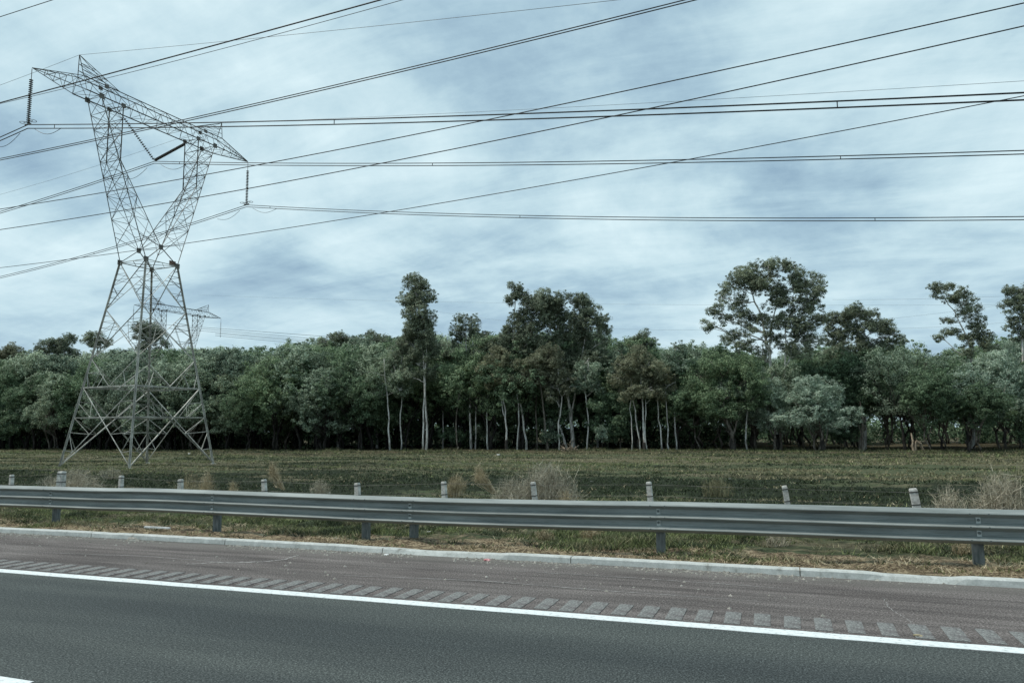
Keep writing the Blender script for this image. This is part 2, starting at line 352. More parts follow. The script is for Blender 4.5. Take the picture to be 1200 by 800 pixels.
# kerb with chipped edges
X = np.sort(np.concatenate([np.arange(-120, 60, .11)]+[np.arange(-120, 60, .11)[::28][1:]+.012])); n = len(X)
prof = [(10.56, 0), (10.565, .075), (10.585, .092), (10.72, .088), (10.725, 0)]
vs = []
for i, x in enumerate(X):
    ch = max(0, vn(x*1.7, 3.3, 4)-.66)*.20+max(0, vn(x*.5, 7.3, 14)-.8)*.2+vn(x*6, .5, 2)*.008; wy = (vn(x*.4, 9, 3)-.5)*.05
    for j, (y_, z_) in enumerate(prof): vs.append((x, y_+wy+(ch*.5 if j in (1, 2) else 0), max(0, z_-(ch*.45 if j in (1, 2, 3) else 0))))
fs = [(i*5+j, (i+1)*5+j, (i+1)*5+j+1, i*5+j+1) for i in range(n-1) if (X[i+1]-X[i] > .02) for j in range(4)]
kerb = tag(link('kerb', mesh('kerb', vs, fs), MAT_KERB), kind='structure')
MAT_SHDUST = MAT_STONE

# ------------------------------------------------------------------ power tower
TC = np.array([-59.4, 56.5]); TE = np.array([.086, .9963]); TL = np.array([.9963, -.086])
GZ = -1.2
def tower_members():
    """list of (kind, a, b, width) in local s (along arm), t (along line), z above the ground"""
    m = []; o = 1.2
    W, Q, ZW = 4.8, 1.85, 18.9+o
    def hw(z): return W+(Q-W)*z/ZW
    cs = [(-1, -1), (-1, 1), (1, 1), (1, -1)]
    P = lambda c_, z: np.array([c_[0]*hw(z), c_[1]*hw(z), z])
    for c_ in cs: m.append(('leg', P(c_, -.1), P(c_, ZW), .185))
    lv = [7.6, 10.4, 15.3, ZW]
    H = [2.7, 4.3, 4.7, 7.6]
    for i in range(4):
        a, b = cs[i], cs[(i+1) % 4]; nn = (a[0]+b[0], a[1]+b[1], 0)
        A = lambda z: P(a, z)
        B = lambda z: P(b, z)
        for z0, z1 in ((10.4, 15.3), (15.3, ZW)):
            m.append(('diagonal_brace', A(z0), B(z1), .12)); m.append(('diagonal_brace', B(z0), A(z1), .12))
            # redundants
            for U, V in ((A, B), (B, A)):
                q = U(z0)*.72+V(z1)*.28; m.append(('strut', q, U(z0+(z1-z0)*.5), .055)); 
                q2 = U(z1)*.72+V(z0)*.28; m.append(('strut', q2, U(z0+(z1-z0)*.5), .055)); m.append(('strut', q, q2, .05)) if z0 < 12 else None
        mid = (A(7.6)+B(7.6))/2
        m.append(('diagonal_brace', A(10.4), mid, .13)); m.append(('diagonal_brace', B(10.4), mid, .13))
        q = (A(10.4)+mid)/2; m.append(('strut', q, A(7.6)*.62+mid*.38, .06)); m.append(('strut', q, A(9), .06))
        q = (B(10.4)+mid)/2; m.append(('strut', q, B(7.6)*.62+mid*.38, .06)); m.append(('strut', q, B(9), .06))
        m.append(('horizontal_beam', A(7.6), B(7.6), .17)); m.append(('horizontal_beam', A(4.7), B(4.7), .12))
        m.append(('horizontal_beam', A(ZW), B(ZW), .14))
        m.append(('diagonal_brace', A(7.6), B(.2), .15)); m.append(('diagonal_brace', B(7.6), A(.2), .15))
        for U, V in ((A, B), (B, A)):
            def dg(z): return V(7.6)+(U(.2)-V(7.6))*(7.6-z)/7.4
            def dh(z): return U(7.6)+(V(.2)-U(7.6))*(7.6-z)/7.4
            m.append(('horizontal_beam', U(3.3), dg(3.1), .09)); m.append(('horizontal_beam', U(1.6), dg(1.45), .08))
            m.append(('strut', U(4.7), dg(3.1), .07)); m.append(('strut', U(3.2), dg(1.45), .07)); m.append(('strut', U(1.6), dg(.5), .06))
            m.append(('strut', U(6.2), dh(6.1), .06)); m.append(('strut', U(6.1), (U(4.7)*.72+V(4.7)*.28), .07)); m.append(('strut', dh(6.1), (U(4.7)*.72+V(4.7)*.28), .06))
            m.append(('strut', U(9), U(7.6)*.8+mid*.2, .06))
    for i in range(4):
        a, b = cs[i], cs[(i+1) % 4]
        for z0, z1 in ((10.4, 15.3), (15.3, ZW)):
            A0, B0, A1, B1 = P(a, z0), P(b, z0), P(a, z1), P(b, z1); X_ = (A0+B1+B0+A1)/4; zm = X_[2]
            for f in (.25, .5, .75):
                for U0, V1, U1 in ((A0, B1, A1), (B0, A1, B1)):
                    q = U0*(1-f*.5)+V1*f*.5; m.append(('strut', q, U0+(U1-U0)*f*.5, .05)); q2 = U1*(1-f*.5)+(B0 if U0 is A0 else A0)*f*.5; m.append(('strut', q2, U1+(U0-U1)*f*.5, .05))
    for z in (7.6, 4.7, ZW):
        m.append(('horizontal_beam', P(cs[0], z), P(cs[2], z), .09)); m.append(('horizontal_beam', P(cs[1], z), P(cs[3], z), .09))
        M_ = [(P(cs[i], z)+P(cs[(i+1) % 4], z))/2 for i in range(4)]
        for i in range(4): m.append(('horizontal_beam', M_[i], M_[(i+1) % 4], .08))
    # window arms
    ZA, ZT = 33.65+o, 35.15+o
    for sg in (-1, 1):
        def outer(z, t): k = (z-ZW)/(ZA-ZW); return np.array([sg*(Q+(6.85-Q)*k), t*(Q+(1.0-Q)*k), z])
        zk, zn = 28.2+o, 20.5+o
        def inner(z, t):
            if z >= zk: return np.array([sg*4.55, t*1.0, z])
            k = (z-zn)/(zk-zn); return np.array([sg*4.55*max(k, 0), t*(1.6+(1.0-1.6)*k), z])
        for t in (-1, 1):
            m.append(('arm_leg', outer(ZW, t), outer(ZA, t), .18)); m.append(('arm_leg', inner(zn, t), inner(zk, t), .15)); m.append(('arm_leg', inner(zk, t), inner(ZA, t), .15))
            m.append(('diagonal_brace', inner(zn, t), outer(ZW, t), .13))
        lv = [zn, 22.9+o, 25.1+o, 26.8+o, 28.2+o, 29.6+o, 31.0+o, 32.3+o, ZA]
        for j in range(len(lv)-1):
            z0, z1 = lv[j], lv[j+1]
            quad = [outer(z0, -1), outer(z0, 1), inner(z0, 1), inner(z0, -1)]; q1 = [outer(z1, -1), outer(z1, 1), inner(z1, 1), inner(z1, -1)]
            for k in range(4):
                a, b = k, (k+1) % 4
                if k == 2 and j == 0: pass
                if (j+k) % 2: m.append(('diagonal_brace', quad[a], q1[b], .075)); m.append(('strut', quad[b], q1[a], .05))
                else: m.append(('diagonal_brace', quad[b], q1[a], .075)); m.append(('strut', quad[a], q1[b], .05))
                if k != 2 or j > 0: m.append(('strut', q1[a], q1[b], .055))
                if j < 5:
                    mm = (quad[a]+q1[a])/2; m.append(('strut', mm, (quad[a]+q1[a]+quad[b]+q1[b])/4, .045)); 
        for k in (-1, 1):
            m.append(('strut', outer(21.3+o, k), inner(zn, k), .06))
    # beam
    S = 8.35; bs = np.linspace(-S, S, 12)
    bot = lambda s, t: np.array([s, t*1.0, ZA]); top = lambda s, t: np.array([s, t*.42, ZT])
    for t in (-1, 1):
        m.append(('beam_chord', bot(-S, t), bot(S, t), .16)); m.append(('beam_chord', top(-S, t), top(S, t), .13))
    for j in range(len(bs)):
        s0 = bs[j]
        m.append(('strut', bot(s0, -1), bot(s0, 1), .06)); m.append(('strut', top(s0, -1), top(s0, 1), .05))
        if j < len(bs)-1:
            s1 = bs[j+1]; f = j % 2
            for t in (-1, 1):
                m.append(('beam_lattice', bot(s0, t) if f else top(s0, t), top(s1, t) if f else bot(s1, t), .065))
                m.append(('strut', bot(s0, t), top(s0, t), .045))
            m.append(('beam_lattice', bot(s0, -1 if f else 1), bot(s1, 1 if f else -1), .06)); m.append(('beam_lattice', top(s0, 1 if f else -1), top(s1, -1 if f else 1), .05))
    for sg in (-1, 1):
        tip = np.array([sg*12.8, 0, 33.95+o]); pk = np.array([sg*8.6, 0, 37.15+o])
        for t in (-1, 1):
            m.append(('beam_chord', bot(sg*S, t), tip, .14)); m.append(('beam_chord', top(sg*S, t), tip, .12))
            m.append(('peak_leg', top(sg*S, t), pk, .10)); m.append(('peak_leg', top(sg*4.6, t), pk, .13))
            for f in (.25, .5, .72):
                a = bot(sg*S, t)*(1-f)+tip*f; b = top(sg*S, t)*(1-f)+tip*f; m.append(('strut', a, b, .05))
                b2 = top(sg*S, t)*(1-f+.24)+tip*(f-.24); m.append(('beam_lattice', a, b2, .055))
            for f in (.3, .6):
                a = top(sg*S, t)*(1-f)+pk*f; b = top(sg*4.6, t)*(1-f)+pk*f; m.append(('strut', a, b, .05))
                b = top(sg*4.6, t)*(1-f+.28)+pk*(f-.28); m.append(('strut', a, b, .05))
        for f in (0, .25, .5, .72):
            for fn in (bot, top):
                a = fn(sg*S, -1)*(1-f)+tip*f; b = fn(sg*S, 1)*(1-f)+tip*f; m.append(('strut', a, b, .05))
                if f: a2 = fn(sg*S, 1)*(1-f+.24)+tip*(f-.24); m.append(('strut', a, a2, .045))
        for f in (.3, .6):
            m.append(('strut', top(sg*4.6, -1)*(1-f)+pk*f, top(sg*4.6, 1)*(1-f)+pk*f, .05))
    return m
def w2(c_, s, t, e_=TE, l_=TL): return np.array([c_[0]+e_[0]*s+l_[0]*t, c_[1]+e_[1]*s+l_[1]*t])
def build_tower(name, c_, rz, z0, label, group, fat=1.0):
    root = empty(name, (c_[0], c_[1], z0), rz); tag(root, label, 'power pylon', group)
    mem = tower_members()
    singles = [q for q in mem if q[0] != 'strut']; struts = [q for q in mem if q[0] == 'strut']
    singles.sort(key=lambda q: -np.linalg.norm(q[2]-q[1]))
    rest = struts+singles[290:]
    for k_, a, b, wd in singles[:290]:
        mb = MB(); mb.angle(a, b, wd*fat*(.8 if k_ == 'leg' else .62 if a[2] < 9 and b[2] < 11 else .5)); mb.build(k_, MAT_STEEL if max(a[2], b[2]) < 21.5 else MAT_STEEL_D, root)  # sunlit-toned steel up to the waist, shade-toned steel above
    for lo_, mt_ in ((True, MAT_STEEL), (False, MAT_STEEL_D)):  # struts split by height between the sunlit-toned and shade-toned steel
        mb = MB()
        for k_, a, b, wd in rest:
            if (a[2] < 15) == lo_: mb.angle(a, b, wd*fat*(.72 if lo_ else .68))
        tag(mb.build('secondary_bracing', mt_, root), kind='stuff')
    for sx in (-1, 1):
        for sy in (-1, 1):
            f = MB(); f.lathe([(.32, -1.0), (.32, .04), (.26, .09), (0, .09)], 12, (sx*4.8, sy*4.8, 0)); f.build('footing', MAT_POSTC, root)
    def plate(c_, d):
        g = MB(); g.box((0, 0, 0), d); o = g.build('gusset_plate', MAT_STEEL_D, root); o.location = c_
    for sx in (-1, 1):
        for sy in (-1, 1):
            plate((sx*1.85, sy*1.87, 20.1), (.5, .06, .5)); plate((sx*6.85, sy*1.02, 34.85), (.5, .06, .5)); plate((sx*4.55, sy*1.02, 34.85), (.45, .06, .4)); plate((sx*6.0, sy*.44, 36.3), (.4, .06, .35))
        plate((0, sx*1.6, 21.7), (.45, .07, .5))
    return root
# local axes: x = s along arm, y = t along line.  x-axis world = TE ; y must be +90deg of TE = (-.996,.086) = -TL, fine (tower is symmetric)
t1 = build_tower('power_pylon', TC, math.atan2(TE[1], TE[0]), GZ, 'tall lattice steel pylon with V shaped waist standing in the field at left', 'lattice power pylons')
wp = MB(); wp.box((1.5, -1.55, 20.35), (.75, .06, .5)); wp.build('warning_plate', MAT_RUST, t1)
R2 = onZ(259, 373, 32.5); L2 = onZ(157, 357, 32.5); e2 = (R2-L2)[:2]; e2 = e2/np.linalg.norm(e2); C2 = ((R2+L2)/2)[:2]; l2 = np.array([e2[1], -e2[0]])
SX2 = float(np.linalg.norm((R2-L2)[:2])/25.6); SC2 = 33.7/35.15
t2 = build_tower('power_pylon', C2, math.atan2(e2[1], e2[0]), -1.2, 'distant lattice pylon seen through the legs of the big one, lower half behind trees', 'lattice power pylons', 1.15)
t2.scale = (SX2, SC2, SC2)

def insulator(a, b, label, grp, n=22, ring=True, r=.165):
    a = np.array(a, float); b = np.array(b, float); Lg = np.linalg.norm(b-a)
    root = empty('suspension_insulator', a); tag(root, label, 'insulator', grp)
    q = Vector(b-a).to_track_quat('-Z', 'Y'); root.rotation_mode = 'QUATERNION'; root.rotation_quaternion = q
    mb = MB(); mb.tube([(0, 0, 0), (0, 0, -Lg)], .03, 6); mb.build('rod', MAT_STEEL_D, root)
    z0, z1 = -Lg*.2, -Lg*.96; d = MB(); d.lathe([(.03, .05), (.05, .03), (r, -.02), (r*.96, -.045), (.05, -.035), (.03, -.05)], 12); dm = mesh('insulator_disc', d.v, d.f, True); dm.materials.append(MAT_GLASS)
    for i in range(n):
        o = link('insulator_disc', dm, None, root); o.location = (0, 0, z0+(z1-z0)*i/(n-1))
    if ring:
        for sx in (-1, 1):
            rg = MB(); rg.tube([(sx*.55+.3*cos(k*pi/6), .3*sin(k*pi/6), -Lg*.955+.0) for k in range(13)], .022, 5, False)
            rg.build('corona_ring', MAT_STEEL_D, root)
        y_ = MB(); y_.box((0, 0, -Lg), (.75, .05, .12)); y_.box((0, 0, -Lg*.955), (1.1, .04, .04)); y_.build('yoke_plate', MAT_STEEL_D, root)
    return root
def tw(s, t, z): p = w2(TC, s, t); return (p[0], p[1], z)
insulator(tw(-12.8, 0, 33.85), tw(-12.8, 0, 28.75), 'long dark insulator string hanging from the left tip of the big pylon arm', 'insulator strings on the big pylon')
insulator(tw(12.8, 0, 33.85), tw(12.8, 0, 28.75), 'insulator string hanging from the right tip of the big pylon arm', 'insulator strings on the big pylon')
insulator(tw(-4.5, 0, 33.6), tw(0, 0, 29.8), 'slanting insulator string forming the left half of the V in the pylon window', 'insulator strings on the big pylon', 20, False)
insulator(tw(4.5, 0, 33.6), tw(0, 0, 29.8), 'slanting insulator string forming the right half of the V in the pylon window', 'insulator strings on the big pylon', 24, False, .165)
def tw2(s, t, z): p = w2(C2, s*SX2, t*SC2, e2, l2); return (p[0], p[1], 32.5+(z-33.95)*SC2)
for s_, nm in ((-12.8, 'left'), (12.8, 'right')):
    insulator(tw2(s_, 0, 33.8), tw2(s_, 0, 28.6), 'tiny insulator string on the %s arm tip of the distant pylon' % nm, 'insulator strings on the distant pylon', 12, False, .16)
# ------------------------------------------------------------------ cables
def cable(name, label, group, pts, rads, mat, cat='cable', twin=0., spacer=0, t_axis=0):
    """pts: list of 3D points of the centre line"""
    root = empty(name, pts[0]); tag(root, label, cat, group)
    b = np.array(pts[0])
    offs = [(0, 0, 0)] if not twin else [(0, 0, twin/2), (0, 0, -twin/2)]
    for of in offs:
        mb = MB(); mb.tube([np.array(p)-b+of for p in pts], rads, 6); mb.build('conductor', mat, root, True)
    if twin and spacer:
        acc = 0; 
        for i in range(1, len(pts)):
            acc += np.linalg.norm(np.array(pts[i])-np.array(pts[i-1]))
            if acc > spacer:
                acc = 0; mb = MB(); p = np.array(pts[i])-b; mb.box(p, (.05, .03, twin+.04)); mb.build('spacer', mat, root)
    return root
def fitwire(pxs, c_, e_, l_, s, t0, t1, n=90, P=None):
    """pixels of the photograph -> z(t) quadratic on the vertical plane s=const; returns 3D pts"""
    o = np.array([c_[0]+e_[0]*s, c_[1]+e_[1]*s]); ts = []; zs = []
    for px, py in pxs:
        d = ray(px, py); k = ((o-EYE[:2])@e_)/(d[:2]@e_); p = EYE+d*k; ts.append((p[:2]-o)@l_); zs.append(p[2])
    cf = np.polyfit(ts, zs, 2 if len(ts) > 2 else 1)
    if cf.size == 3 and cf[0] < 0: cf = np.polyfit(ts, zs, 1)
    T_ = np.linspace(t0, t1, n); return [(*(o+l_*t), float(np.polyval(cf, t))) for t in T_], (min(ts), max(ts)), zs
CG = 'cables strung on the big pylon'
def span(s, zc_, right_px, left_px, label, twin, r, mat=MAT_CABLE, nm='cable_span', damper=True):
    o = w2(TC, s, 0)
    def side(pxs, sgn, Lg):
        ts = [0]; zs = [zc_]
        for px, py in pxs:
            d = ray(px, py); k = ((o-EYE[:2])@TE)/(d[:2]@TE); p = EYE+d*k; ts.append((p[:2]-o)@TL); zs.append(p[2])
        A = np.array([[t, t*t] for t in ts[1:]]); bb = np.array(zs[1:])-zc_
        if len(bb) == 1: a1 = -.15*sgn; a2 = (bb[0]-a1*ts[1])/ts[1]**2; a2 = max(.0003, min(a2, .0008)); a1 = bb[0]/ts[1]-a2*ts[1]
        else: a1, a2 = np.linalg.lstsq(A, bb, rcond=None)[0]
        T_ = sgn*np.concatenate([np.linspace(0, 20, 12)[:-1], np.linspace(20, Lg, 60)])
        return [(*(o+TL*t), float(zc_+a1*t+a2*t*t)) for t in T_]
    Lp = side(left_px, -1, 150)[::-1]; Rp = side(right_px, 1, 150)
    root = cable(nm, label, CG, Lp[:-1]+Rp, r, mat, 'cable', twin, 30 if twin else 0)
    if damper:
        for sg in (-1, 1):
            pts = []
            for k in range(13):
                t = sg*(1.0+3.6*k/12); p = w2(TC, s, t); pts.append(np.array([p[0], p[1], zc_-.25-.16*abs(t)-.5*sin(pi*k/12)])-np.array(Lp[0]))
            mb = MB(); mb.tube(pts, .022, 5); mb.build('damper_loop', mat, root)
    return root
span(-12.8, 28.55, [(600, 137), (1200, 113)], [(0, 163)], 'twin cable hung from the left arm tip of the big pylon, topmost nearly level line', .34, .040)
span(0, 29.6, [(600, 192), (1200, 178.5)], [(0, 249)], 'twin cable hung from the V insulators in the middle of the big pylon', .22, .034)
span(12.8, 28.55, [(600, 254), (900, 256.5), (1200, 256)], [(0, 325)], 'twin cable hung from the right arm tip, lowest nearly level line above trees', .24, .036)
span(-8.6, 35.95+1.2, [(350, 40), (735, -1)], [(0, 100)], 'thin earth wire from the left peak of the big pylon', 0, .016, MAT_CABLE_F, 'earth_wire', False)
span(8.6, 35.95+1.2, [(700, 124), (1200, 95)], [(0, 228)], 'thin earth wire from the right peak of the big pylon', 0, .014, MAT_CABLE_F, 'earth_wire', False)
AG = 'heavy cables of the nearer line crossing overhead'
def near_wire(pxs, H, label, r, twin=0, mat=MAT_CABLE, dz=0):
    ref = pxs[len(pxs)//2]; d = ray(*ref); k = (H)/d[2]; p = EYE+d*k; s = (p[:2]-TC)@TE
    pts, _, _ = fitwire(pxs, TC, TE, TL, s, -130, 130)
    return cable('cable_span', label, AG, pts, r, mat, 'cable', twin, 0)
near_wire([(0, 120.5), (75, 101), (121, 88), (264, 50), (450, -1)], 18, 'upper of the pair of heavy cables passing over the pylon left arm', .03)
near_wire([(0, 122), (125, 91), (300, 48), (478, -2)], 19.5, 'faint lower cable of the pair passing over the pylon left arm', .014, 0, MAT_CABLE)
near_wire([(0, 187.5), (110, 163), (212, 142), (320, 119), (600, 52), (812, -1)], 19, 'thick cable rising from the middle of the pylon to the top of the picture', .026, .13)
near_wire([(0, 245), (285, 197), (600, 134), (1200, 4)], 20, 'heavy cable ending highest at the right side, behind the pylon right insulator', .032)
near_wire([(0, 269), (300, 220), (600, 160), (1200, 31)], 20, 'heavy cable ending second highest at the right side of the sky', .034)
near_wire([(0, 314), (220, 284), (425, 253), (600, 225), (1200, 112)], 20, 'lowest heavy cable crossing the pylon waist and meeting the level cable at right', .032)
near_wire([(0, 20), (62, 0)], 20, 'short bit of thin cable in the upper left corner of the sky', .018)
# far cables
def far_wire(pxs, c_, e_, s, t0, t1, label, r, mat=MAT_CABLE_F, group='thin distant cables low in the sky', twin=0):
    l_ = np.array([e_[1], -e_[0]]); pts, _, _ = fitwire(pxs, c_, e_, l_, s, t0, t1, 70); return cable('cable_span', label, group, pts, r, mat, 'cable', twin)
s2 = 12.8*SX2
far_wire([(259, 393), (320, 397), (375, 404)], C2, e2, s2, -2, 120, 'paired thin cable from the right arm tip of the distant pylon', .045, MAT_CABLE, twin=.55)
far_wire([(225, 386), (300, 391), (370, 399)], C2, e2, 0, -2, 120, 'paired thin cable from the middle of the distant pylon', .04, MAT_CABLE, twin=.5)
far_wire([(160, 378), (250, 384), (350, 392)], C2, e2, -s2, -2, 130, 'thin cable from the left arm tip of the distant pylon', .035, MAT_CABLE)
e3 = TE; C3 = TC+TE*150
far_wire([(270, 347), (400, 351), (800, 357)], C3, e3, 0, -160, 260, 'faint long cable low over the tree tops, crossing behind the tallest trees', .018)
far_wire([(560, 372), (745, 386), (900, 384)], C3, e3, 6, -60, 260, 'faint cable just above the tree tops right of the middle', .018)
far_wire([(980, 351), (1090, 350), (1200, 346)], C3, e3, 12, 60, 300, 'faint cable in the gap beside the leaning tree', .02)
far_wire([(1050, 385), (1120, 382), (1200, 376)], C3, e3, 18, 60, 300, 'faint lower cable behind the leaning tree', .02)

# ------------------------------------------------------------------ guardrail
GY = 11.66
prof = [(0, .805), (.012, .80), (.086, 0.760), (.097, 0.751), (.098, 0.742), (.090, 0.734), (.004, 0.690), (.0, 0.682), (.0, 0.631), (0, 0.623), (.086, 0.587), (.097, 0.578), (.098, 0.569), (.090, 0.561), (.004, 0.517), (.0, 0.509), (.0, 0.458), (0, 0.450), (.086, 0.414), (.097, 0.405), (.098, 0.396), (.090, 0.388), (.004, 0.344)]
rail = empty('guardrail', (0, GY, 0)); tag(rail, 'long grey galvanised crash barrier with three ribs beside the road shoulder', 'guardrail')
SPN = 4.26; X0 = 2.41
def sagz(x): return (vn(x*.16, .3, 21)-.5)*.06+(vn(x*.6, 1.3, 22)-.5)*.02
def sagy(x): return (vn(x*.2, 5.3, 23)-.5)*.06
for k in range(-16, 12):
    xa = X0+k*SPN; Xs = np.linspace(xa-.0, xa+SPN+.16, 12); vs = []; lap = .0
    for i, x in enumerate(Xs):
        for (d, z) in prof: vs.append((x, -d+sagy(x)-(.004*(1-i/11)), z+sagz(x)))
    npf = len(prof); nv = len(vs)
    vs += [(x, y_+.004, z-.001) for x, y_, z in vs]
    fs = []
    for i in range(11):
        for j in range(npf-1):
            a = i*npf+j; fs.append((a, a+1, a+npf+1, a+npf)); fs.append((nv+a, nv+a+npf, nv+a+npf+1, nv+a+1))
        a = i*npf; fs.append((a, a+npf, nv+a+npf, nv+a)); a = i*npf+npf-1; fs.append((a, nv+a, nv+a+npf, a+npf))
    fs += [(j, nv+j, nv+j+1, j+1) for j in range(npf-1)]; e_ = 11*npf; fs += [(e_+j, e_+j+1, nv+e_+j+1, nv+e_+j) for j in range(npf-1)]
    link('rail_beam', mesh('rail_beam', vs, fs, False), MAT_RAIL, rail)
posts = [X0+k*SPN for k in range(-16, 13)]+[onY(424, 630, GY)[0]]
for x in posts:
    p = MB(); yy = .10+sagy(x); zb = -.35; zz_ = .74+sagz(x)
    p.box((x, yy+.004, (zb+zz_)/2), (.13, .008, zz_-zb)); p.box((x-.061, yy+.05, (zb+zz_)/2), (.008, .085, zz_-zb)); p.box((x+.061, yy+.05, (zb+zz_)/2), (.008, .085, zz_-zb))
    p.build('post', MAT_RPOST, rail)
    # staggered lap bolts either side of the joint
    for dx_ in (-.11, .11):
        for zc_ in (.742, .569, .396):
            b_ = MB(); b_.lathe([(0, 0), (.013, 0), (.013, .010), (0, .010)], 8); ob = b_.build('bolt', MAT_RPOST, rail); ob.rotation_euler = (pi/2, 0, 0); ob.location = (x+dx_, -.098+sagy(x), zc_+sagz(x))
    s_ = MB(); s_.box((x, .055+sagy(x), .58+sagz(x)), (.12, .08, .36)); s_.build('spacer_block', MAT_RPOST, rail)
    if x != posts[-1]:
        for zc_ in (.66, .49):
            b_ = MB(); b_.box((x+.0, -.010+sagy(x), zc_-.002+sagz(x)), (.055, .012, .092)); b_.build('splice_plate', MAT_RPOST2, rail)
            b_ = MB(); b_.lathe([(0, 0), (.02, 0), (.02, .018), (0, .018)], 8)
            ob = b_.build('bolt', MAT_RPOST, rail); ob.rotation_euler = (pi/2, 0, 0); ob.location = (x, -.016+sagy(x), zc_+sagz(x))

# ------------------------------------------------------------------ fence posts
FP = [(14, 556, 'leftmost slim fence post beyond the guardrail', 1), (72, 552, 'thickest fence post near the left edge, beside a dry bush', 1.7), (142, 557, 'grey fence post in front of the pylon front foot', 1), (212, 561, 'pale fence post just left of the tan grass tuft', 1.1),
      (308.5, 561, 'fence post standing right of the tan grass tuft', 1), (418, 566, 'leaning white post over the rail, between the two closest rail posts', 1.1), (519, 563, 'white leaning fence post left of the big dry bush', 1),
      (625, 565, 'fence post half hidden in the big dry bush', 1), (760, 564, 'leaning post with dark bands, right of the big dry bush', 1), (919, 569, 'leaning fence post under the big spreading tree', 1), (1070, 573, 'widest white leaning fence post near the right edge', 1.35),
      (-75, 553, None, 1), (1235, 577, None, 1.1), (1410, 583, None, 1)]
FY = 19.0
for px, py, lb, wd in FP:
    T_ = onY(px, py, FY); lean = -.10+random.uniform(-.04, .04) if px > 300 else random.uniform(-.05, .03)
    h = T_[2]-float(zt(T_[0], FY)); bx = T_[0]-h*math.tan(lean)
    root = empty('fence_post', (bx, FY, float(zt(bx, FY)))); root.rotation_euler = (random.uniform(-.03, .03), lean, random.uniform(-.2, .2))
    tag(root, lb or ('fence post just left of the picture' if px < 0 else 'fence post close beyond the right picture edge' if px < 1300 else 'fence post far beyond the right picture edge'), 'fence post', 'concrete fence posts beyond the guardrail')
    a = .058*wd; mb = MB(); hh = h/cos(lean)
    vs = [(sx*a*k, sy*a*k, z) for z, k in ((-.3, 1.15), (hh*.5, 1.05), (hh-.03, 1), (hh, .82)) for sx, sy in ((-1, -1), (1, -1), (1, 1), (-1, 1))]
    fs = [(i*4+j, i*4+(j+1) % 4, i*4+4+(j+1) % 4, i*4+4+j) for i in range(3) for j in range(4)]+[(12, 13, 14, 15)]
    mb.add(vs, fs); mb.build('shaft', MAT_POSTC, root)
    for q in (.08, .36, .68, 1.0):
        if hh-q > .1: t_ = MB(); t_.box((0, 0, hh-q), (a*2.2, a*2.2, .022)); t_.build('wire_tie', MAT_MARK, root)
fe = empty('fence_wires', (0, FY, 0)); tag(fe, 'thin barbed wire strung between the concrete fence posts', 'wire fence')
fpx = sorted((onY(px, py, FY) for px, py, _, _ in FP), key=lambda p: p[0])
for q in (.08, .36, .68):
    mb = MB(); mb.tube([(p[0]+.1*(q), .07, p[2]-q) for p in fpx], .0035, 4); mb.build('wire', MAT_STEEL_D, fe)

# ------------------------------------------------------------------ trees
def leaves(centers, dirs, n, cr, size, rng, up=.25, droop=0., flat=.75, mats=None):
    N_ = len(centers)*n
    C_ = np.repeat(centers, n, 0); D = np.repeat(dirs, n, 0)
    off = rng.normal(size=(N_, 3)); off /= np.linalg.norm(off, axis=1)[:, None]; off *= (rng.random(N_)**.45)[:, None]
    cr_ = np.repeat(cr, n)[:, None] if hasattr(cr, '__len__') else cr
    pos = C_+off*cr_*np.array([1, 1, flat])
    nrm = D*.45+off*.55+rng.normal(size=(N_, 3))*.38+np.array([0, 0, up]); nrm /= np.linalg.norm(nrm, axis=1)[:, None]
    tx = rng.normal(size=(N_, 3)); tx[:, 2] -= droop; tx -= nrm*(tx*nrm).sum(1)[:, None]; tx /= np.linalg.norm(tx, axis=1)[:, None]
    ty = np.cross(nrm, tx); s_ = (rng.random(N_)*.7+.65)[:, None]
    l_, w_ = size[0]/2*s_, size[1]/2*s_
    V = np.stack([pos-tx*l_*.9-ty*w_, pos-tx*l_*.9+ty*w_, pos+tx*l_*1.1], 1).reshape(-1, 3)
    return V
def crown(blobs, rng, dens=1.0, n=26, cr=.62, size=(.34, .16), up=.25, droop=0., inner=.5, skipdown=.0):
    Cs = []; Ds = []; Sc = []
    for (c_, r_) in blobs:
        r_ = np.array(r_); area = 4*pi*((r_[0]*r_[1])**1.6+(r_[0]*r_[2])**1.6+(r_[1]*r_[2])**1.6)**(1/1.6)/3**(1/1.6)
        k = max(4, int(area*dens/(cr*cr*2.0)))
        d = rng.normal(size=(k, 3)); d /= np.linalg.norm(d, axis=1)[:, None]
        if skipdown: d = d[(d[:, 2] > -.5) | (rng.random(k) > skipdown)]
        f = inner+(1-inner)*rng.random(len(d))**.6
        fr = rng.random(len(d)) < .22; f[fr] = 1+.28*rng.random(fr.sum())
        Cs.append(np.array(c_)+d*r_*f[:, None]); Ds.append(d); Sc.append(np.where(fr, .55, 1.))
    Sc = np.concatenate(Sc); Cs = np.concatenate(Cs); Ds = np.concatenate(Ds)
    return leaves(Cs, Ds, n, cr*(.55+.75*rng.random(len(Cs)))*Sc, size, rng, up, droop)
def limb(mb, p0, p1, r0_, r1_, rng, k=5, wob_=.06, n=6):
    p0 = np.array(p0, float); p1 = np.array(p1, float); Lg = np.linalg.norm(p1-p0); pts = []; rs = []
    for i in range(k+1):
        f = i/k; q = p0+(p1-p0)*f
        if 0 < i < k: q = q+rng.normal(size=3)*Lg*wob_*np.array([1, 1, .4])
        pts.append(q); rs.append(r0_+(r1_-r0_)*f)
    mb.tube(pts, rs, n); return pts
